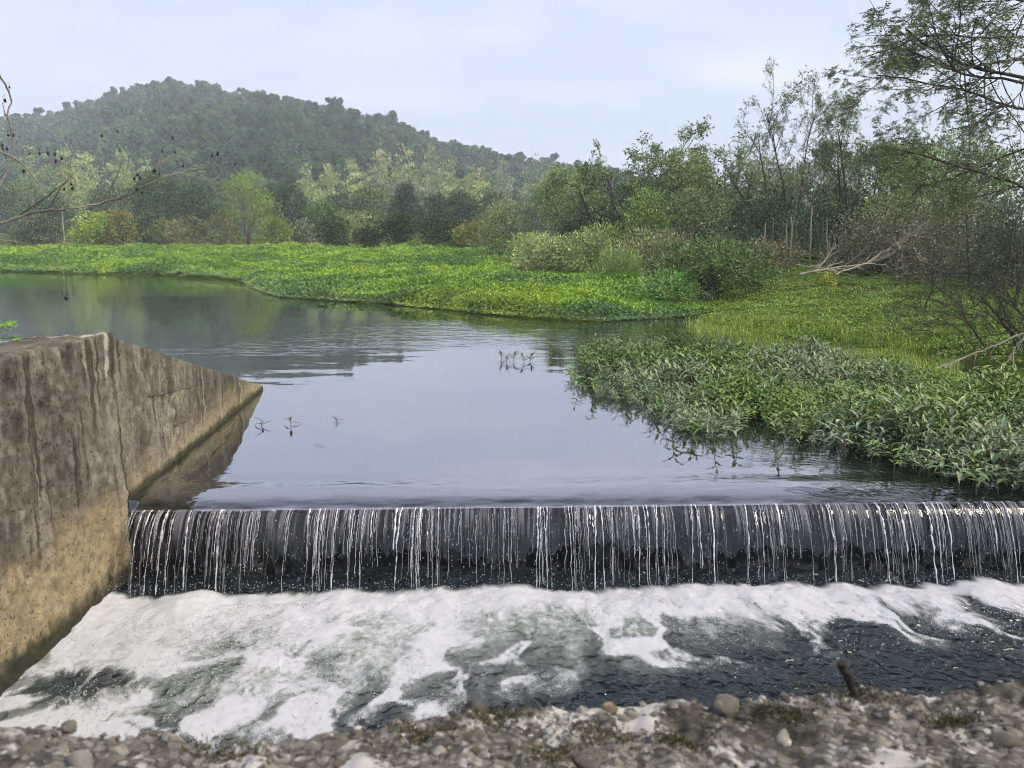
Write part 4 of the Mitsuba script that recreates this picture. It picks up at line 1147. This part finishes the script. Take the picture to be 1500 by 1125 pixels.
rt = [(g3(x + dx, 33 + dy), (sx, 0.0, 1.0), h * l, 0.05) for dx, dy, sx, l in ((-0.3, 0, -0.25, 0.8), (0.3, 0.2, 0.15, 0.85), (0.1, -0.3, -0.05, 0.9), (0.6, 0.1, 0.4, 0.75))]
sparse('tree', 'thin leaved tree between the nearly bare tree and the overhanging boughs', 'tree', rt, dict(levels=3, kids=[11, 6, 4], wob=0.1, up=[0.2, 0.2, 0.1], ang=45, ratio=0.46, seg=6, leafy=1), .12, 6.5, (0.09, 0.115, 0.05), aspect=0.42, seed=44, spread=0.07)

# the near tree whose boughs reach in from the right: trunk outside the picture
ty, tx = 14.5, 13.2
base = np.array([tx, ty, float(gh(tx, ty)) - 0.1])
rng = np.random.default_rng(61)
boughs = []
for (u0, v0, y0), (u1, v1, y1), r in (((1560, 85, 14.6), (1205, 90, 13.6), 0.055), ((1560, 118, 14.3), (1290, 150, 13.2), 0.06), ((1560, 130, 14.0), (1310, 122, 14.8), 0.05), ((1560, 20, 14.5), (1330, 5, 14.2), 0.04), ((1560, 160, 14.2), (1270, 190, 13.8), 0.045),
                                         ((1570, 330, 14.0), (1330, 195, 14.5), 0.045), ((1560, 60, 14.9), (1290, 40, 15.4), 0.04), ((1560, 210, 14.6), (1330, 230, 15.2), 0.04), ((1560, 0, 14.5), (1400, -60, 14.0), 0.04)):
    a, b = P(u0, v0, y=y0), P(u1, v1, y=y1)
    boughs.append((a, b, r * 0.55))
rt = [(a, b - a, float(np.linalg.norm(b - a)), r) for a, b, r in boughs]
par_near = dict(levels=3, kids=[12, 5, 3], wob=0.10, up=[0.05, 0.10, 0.0], ang=48, ratio=0.42, seg=8, rmin=0.003, pull=(-0.12, 0, 0), leafy=1)
near_tree = sparse('overhanging_tree', 'near tree with fine pinnate leaves and dark boughs reaching in from the right edge', 'tree', rt, par_near, 0.050, 1.35, (0.080, 0.105, 0.048), aspect=0.45, droop=0.3, seed=62, pinnate=True, bright=0.25, other=(0.10, 0.14, 0.03), share=0.12)
tr = [tube([base, base + [-0.1, 0, 1.5], base + [-0.1, 0, 3.2], base + [0.1, 0, 5.5]], [0.22, 0.18, 0.16, 0.09], 10)]
for a, b, r in boughs:
    m = np.array([tx - 0.1, ty, np.clip(a[2] - 0.6, base[2] + 0.8, base[2] + 5.3)])
    tr.append(tube([m, (m + a) / 2 + [0, 0, 0.1], a], [r * 1.5, r * 1.2, r], 7))
part(near_tree, 'bole', join(tr), 'dark_bark', smooth=True)

# thorny bare shrub at the right edge and the pale fallen limb in it
x = P(1530, 480, y=13.0)[0]
zb = float(gh(x, 13.0))
rt = [((x + rng.normal() * 0.4, 13.0 + rng.normal() * 0.5, zb - 0.1), (rng.normal() * 0.7 - 0.45, rng.normal() * 0.4, rng.uniform(0.35, 1.1)), rng.uniform(1.3, 2.1), 0.018) for _ in range(16)]
sparse('thorn_shrub', 'dark leafless thorny shrub at the right edge over the marsh plants', 'bush', rt, dict(levels=3, kids=[7, 5, 3], wob=0.14, up=[-0.1, 0.1, 0.1], ang=48, ratio=0.40, seg=6, rmin=0.0022), .04, 0.9, (0.045, 0.06, 0.03), seed=64, spread=0.03)
x = P(1450, 460, y=15.5)[0]
zb = float(gh(x, 15.5))
rt = [((x + rng.normal() * 0.5, 15.5 + rng.normal() * 0.4, zb - 0.1), (rng.normal() * 0.8 - 0.5, rng.normal() * 0.4, rng.uniform(0.2, 0.9)), rng.uniform(0.9, 1.6), 0.012) for _ in range(9)]
sparse('thorn_shrub', 'low twiggy dark bush left of the thorny shrub, before the herb bank', 'bush', rt, dict(levels=3, kids=[6, 4, 3], wob=0.14, up=[0.0, 0.1, 0.1], ang=45, ratio=0.42, seg=6, rmin=0.002), .045, 0.8, (0.045, 0.065, 0.03), seed=65, spread=0.03)


x = P(1515, 430, y=18.0)[0]
zb = float(gh(x, 18.0))
rt = [((x + rng.normal() * 0.9, 18.0 + rng.normal() * 0.6, zb - 0.1), (rng.normal() * 0.5 - 0.25, rng.normal() * 0.4, rng.uniform(0.5, 1.1)), rng.uniform(1.8, 3.0), 0.018) for _ in range(18)]
sparse('thorn_shrub', 'tall dark thicket of bare twigs behind the thorny shrub at the right edge', 'bush', rt, dict(levels=3, kids=[8, 5, 4], wob=0.13, up=[0.0, 0.1, 0.1], ang=45, ratio=0.42, seg=6, rmin=0.0028), .05, 1.4, (0.045, 0.055, 0.03), seed=66, spread=0.04)


def limb(name, label, pix, ys, r, bark='pale_wood', seed=1, kids=4, cat='branch', group=None):
    """A fallen branch through the given photo points at the given distances, with side twigs."""
    rr = np.random.default_rng(seed)
    p = np.array([P(u, v, y=y) for (u, v), y in zip(pix, ys)])
    t = np.linspace(0, len(p) - 1, 4 * len(p))
    q = np.stack([np.interp(t, np.arange(len(p)), p[:, j]) for j in range(3)], 1) + rr.normal(size=(len(t), 3)) * r * 0.5
    out = [tube(q, np.linspace(r, r * 0.35, len(q)), 6)]
    o2, tips = [], []
    for i in range(kids):
        k = rr.integers(2, len(q) - 1)
        d = unit(q[k] - q[k - 1])
        grow(rr, q[k], unit(d + rr.normal(size=3) * 0.7 + [0, 0, 0.25]), np.linalg.norm(q[-1] - q[0]) * rr.uniform(0.15, 0.35), r * 0.5, 0, dict(levels=1, kids=[3], wob=0.12, up=[0.1, 0.1], ang=40, ratio=0.5, seg=5, rmin=r * 0.18), o2, tips)
    out += [tube(a, b, 4) for a, b, _ in o2]
    key = thing(name, label, cat, group)
    scene[key] = mikit.ply(join(out), bark)
    return key


limb('fallen_branch', 'long pale fallen branch lying along the foot of the thicket', [(1172, 402), (1210, 394), (1260, 388), (1300, 377), (1330, 350)], [25.2, 25.6, 26, 26.3, 26.5], 0.034, seed=1, kids=12)
limb('fallen_branch', 'forked grey branch leaning up against the olive brown thicket', [(1225, 402), (1270, 385), (1305, 362), (1345, 340)], [25.0, 25.4, 25.8, 26.2], 0.028, seed=2, kids=11)
limb('fallen_branch', 'thin broken branch hanging down onto the herb bank', [(1308, 346), (1320, 368), (1322, 385), (1326, 405)], [25.6, 25.3, 25.0, 24.6], 0.022, seed=3, kids=4)
limb('fallen_branch', 'pale bent branch right of the hanging broken one', [(1338, 364), (1352, 380), (1372, 394), (1400, 404)], [24.8, 24.6, 24.4, 24.2], 0.028, seed=4, kids=4)
limb('fallen_branch', 'thin straight pole lying level on the herb bank', [(1270, 407), (1330, 407), (1400, 405), (1440, 402)], [24.2, 24.0, 23.8, 23.6], 0.022, 'grey_wood', seed=5, kids=0)
limb('fallen_branch', 'dead branch behind the dense round bush with yellow leaves at its end', [(1180, 372), (1230, 386), (1290, 384)], [27.5, 27.0, 26.8], 0.026, 'grey_wood', seed=6, kids=7)
limb('fallen_branch', 'long pale bare limb slanting down to the marsh plants at the right edge', [(1510, 484), (1470, 500), (1420, 520), (1372, 540)], [11.6, 11.7, 11.8, 11.9], 0.018, seed=7, kids=4)
limb('fallen_branch', 'forked bleached limb below the long slanting one', [(1515, 478), (1490, 505), (1475, 530), (1445, 552)], [11.1, 11.2, 11.2, 11.3], 0.016, seed=8, kids=4)
limb('fallen_branch', 'grey tangle of twigs at the right end of the herb bank', [(1380, 398), (1420, 402), (1470, 408), (1510, 404)], [22.5, 22.2, 22.0, 22.0], 0.03, 'grey_wood', seed=9, kids=12)
limb('fallen_branch', 'brushwood lying across the foot of the stakes', [(1120, 372), (1150, 380), (1200, 386), (1240, 384)], [29.5, 29.2, 29.0, 28.8], 0.03, 'grey_wood', seed=10, kids=12)
limb('fallen_branch', 'pale twiggy branch end sticking up above the forked grey branch', [(1290, 378), (1312, 356), (1340, 338), (1362, 330)], [25.8, 25.7, 25.6, 25.5], 0.02, seed=12, kids=9)
limb('fallen_branch', 'low pale branch crossing before the brushwood, left of the yellow leaved tuft', [(1165, 388), (1200, 392), (1225, 398), (1245, 402)], [25.4, 25.2, 25.1, 25.0], 0.022, seed=13, kids=8)
x, h, w = spot(1218, 396, 24, 25.4)
bushy('herb_tuft', 'small yellow leaved tuft at the lower end of the fallen branches', 'plant', x, 25.4, dome(w, max(h, 0.25), rng, 4), .07, 40, (0.20, 0.21, 0.03), per=12, cr=0.07, stems=4, twigs=6, trunk_r=0.008, seed=77, trunk_name='stem', crown_name='foliage')

# stakes of the rough fence
fence = [(1096, 322, 372), (1118, 326, 372), (1132, 320, 374), (1147, 324, 372), (1160, 318, 374), (1170, 320, 376), (1180, 326, 378), (1188, 301, 376), (1200, 325, 380), (1206, 321, 382), (1213, 322, 380), (1237, 316, 372), (1106, 330, 372), (1153, 326, 376)]
for i, (u, vt, vb) in enumerate(fence):
    rr = np.random.default_rng(500 + i)
    y = 32.0 - 0.012 * (u - 1096)
    a, b = P(u - rr.normal() * 3, vt, y=y), P(u, vb, y=y)
    x0_ = b[0]
    b = np.array([x0_, y, float(gh(x0_, y)) - 0.1])
    t = np.linspace(0, 1, 7)[:, None]
    p = b * (1 - t) + a * t + rr.normal(size=(7, 3)) * 0.018
    tall = i == 7
    nth = sorted(j for j in range(len(fence)) if j != 7)
    nth = sorted(nth, key=lambda j: fence[j][0]).index(i) if not tall else 0
    key = thing('fence_stake', 'tallest pale stake of the rough brushwood fence' if tall else ORD[nth] + ' weathered stake from the left in the rough brushwood fence, not counting the tallest', 'stake', None if tall else 'stakes of the rough fence')
    scene[key] = mikit.ply(tube(p, np.linspace(0.030, 0.020, 7) * rr.uniform(0.8, 1.2), 6), 'pale_wood' if i % 3 == 1 or tall else 'grey_wood', smooth=50)

# ------------------------------------------------------------------ the alder twig reaching in from the left, and the fern on the bank
rng = np.random.default_rng(15)
YB = 4.25
alder = thing('alder', 'bare branch with small dark cones reaching in from the left edge before the hill', 'tree')


def twig(pix, r0, r1, y=YB, parent=None, name='twig', sides=6, bark='alder_bark', back=None):
    p = np.array([P(u, v, y=y + 0.10 * math.sin(u * 0.05)) for u, v in pix])
    if back is not None:
        p = np.vstack([[back], p])
    n = len(p)
    t = np.linspace(0, n - 1, 5 * n)
    q = np.stack([np.interp(t, np.arange(n), ndimage.gaussian_filter1d(p[:, j], 0.5, mode='nearest') if n > 3 else p[:, j]) for j in range(3)], 1)
    q[0], q[-1] = p[0], p[-1]
    q[1:-1] += rng.normal(size=(len(q) - 2, 3)) * min(r0 * 0.25, 0.002)
    part(alder, name, tube(q, np.linspace(r0, r1, len(q)), sides), bark, smooth=60)


TRUNK = np.array([-5.3, 4.6, 0.9])
part(alder, 'trunk', tube([TRUNK, TRUNK + [0.05, 0, 1.2], TRUNK + [-0.05, 0.1, 2.6], TRUNK + [0.1, 0, 4.5]], [0.13, 0.11, 0.09, 0.05], 10), 'alder_bark', smooth=True)
twig([(-60, 345), (0, 328), (45, 311), (75, 308), (110, 305), (150, 297), (180, 290), (215, 272), (240, 257), (275, 250), (310, 248), (340, 238)], 0.0078, 0.0026, name='branch', back=TRUNK + [0.05, 0, 1.15])
for pix, r in ([(30, 315), (50, 300), (75, 283), (100, 265), (106, 255)], .0045), ([(72, 305), (80, 290), (89, 275)], .0035), ([(-40, 60), (0, 108), (14, 135), (19, 150), (8, 165), (14, 182), (19, 205), (19, 232), (8, 258), (-6, 280)], .0042), \
        ([(-30, 215), (0, 222), (25, 232), (45, 252), (60, 272), (61, 282)], .0042), ([(212, 267), (222, 252), (234, 238), (238, 222)], .0035), ([(150, 291), (162, 276), (170, 262), (176, 245)], .003), ([(98, 265), (86, 247), (82, 233), (76, 225)], .003), \
        ([(100, 298), (102, 285), (110, 278), (112, 262), (100, 256)], .004), ([(-20, 200), (0, 180), (8, 172), (4, 150)], .0025), ([(300, 248), (312, 236), (318, 224)], .0028), ([(165, 293), (190, 292), (205, 285)], .0028), ([(10, 232), (2, 215), (-8, 205)], .003), \
        ([(176, 245), (180, 232), (176, 222)], .002), ([(50, 300), (48, 288), (44, 283)], .002), ([(235, 238), (252, 228), (257, 222)], .002), ([(82, 240), (60, 226), (40, 222)], .002), ([(320, 244), (334, 252), (345, 243)], .002), ([(-20, 349), (0, 352), (30, 355), (60, 362), (85, 377), (95, 400), (94, 432)], .0028):
    twig(pix, r * 1.25, r * 0.7, sides=5)
cones = [(7, 147), (8, 169), (12, 198), (19, 198), (4, 217), (10, 218), (43, 225), (58, 225), (82, 236), (35, 251), (104, 270), (106, 276), (94, 277), (149, 199), (172, 193), (176, 221), (253, 202), (256, 223), (268, 243), (201, 256), (205, 261), (197, 262), (225, 251), (233, 255), (238, 222), (227, 250), (311, 228), (319, 225), (345, 241), (97, 437), (90, 232), (14, 128), (80, 226), (70, 224), (208, 282), (200, 277), (3, 213)]
for u, v in cones:
    y = YB + 0.10 * math.sin(u * 0.05)
    c = P(u, v, y=y)
    r = rng.uniform(0.005, 0.008)
    vs, fs = [], []
    m = trimesh.creation.icosphere(1)
    vv = np.array(m.vertices) * np.array([0.8, 0.8, 1.1]) * r
    sc = leaf_mesh(sphere_dirs(26, rng) * r * np.array([0.75, 0.75, 1.0]), rng.normal(size=(26, 3)) * 0.5 + [0, 0, -0.5], r * 0.8, r * 0.7, rng, 0.3)
    st = tube([c + [0, 0, r], c + [rng.normal() * 0.004, 0, r + 0.012], c + [rng.normal() * 0.01, 0, r + 0.022]], 0.001, 4)
    part(alder, 'cone', join([(vv + c, np.array(m.faces)), (sc[0] + c, sc[1]), st]), 'cone_scale')

fern = thing('fern', 'green pinnate frond poking up behind the wing wall at the left edge', 'plant')
fo = P(-25, 500, y=6.2)
for k_, (ang, ln) in enumerate(((0.25, 0.42), (0.9, 0.36), (1.5, 0.3), (-0.3, 0.34), (2.4, 0.3))):
    t = np.linspace(0, 1, 14)
    st = fo + np.stack([np.cos(ang) * ln * t, 0.12 * math.sin(k_) * t, np.sin(ang) * ln * t * (1.1 - 0.35 * t) - 0.10 * t ** 2], 1)
    ax = unit(np.gradient(st, axis=0))
    pos, dd = [], []
    for j in range(2, 14):
        for s in (-1, 1):
            pos.append(st[j]); dd.append(ax[j] * 0.6 + np.array([0, s * 0.7, 0.35 * s * (k_ % 2 - 0.3)]) + rng.normal(size=3) * 0.1)
    L = np.repeat(0.10 * np.sin(np.linspace(0.5, 3.0, 12)), 2)
    part(fern, 'frond', join([leaf_mesh(np.array(pos), np.array(dd), L, L * 0.34, rng), tube(st, 0.0025, 4)]), 'leaf', color=np.vstack([tint(24, (0.10, 0.20, 0.03), rng), np.tile([[0.1, 0.15, 0.03]], (14 * 4 + 2, 1))]))

scene['haze'] = {'type': 'cube', 'to_world': T().translate([0, 480, 88]).scale([1180, 720, 98]), 'bsdf': {'type': 'null'}, 'interior': {'type': 'ref', 'id': 'air'}}
labels['haze'] = {'kind': 'stuff', 'label': 'thin blue haze hanging in the air between the meadow and the hill', 'category': 'haze'}
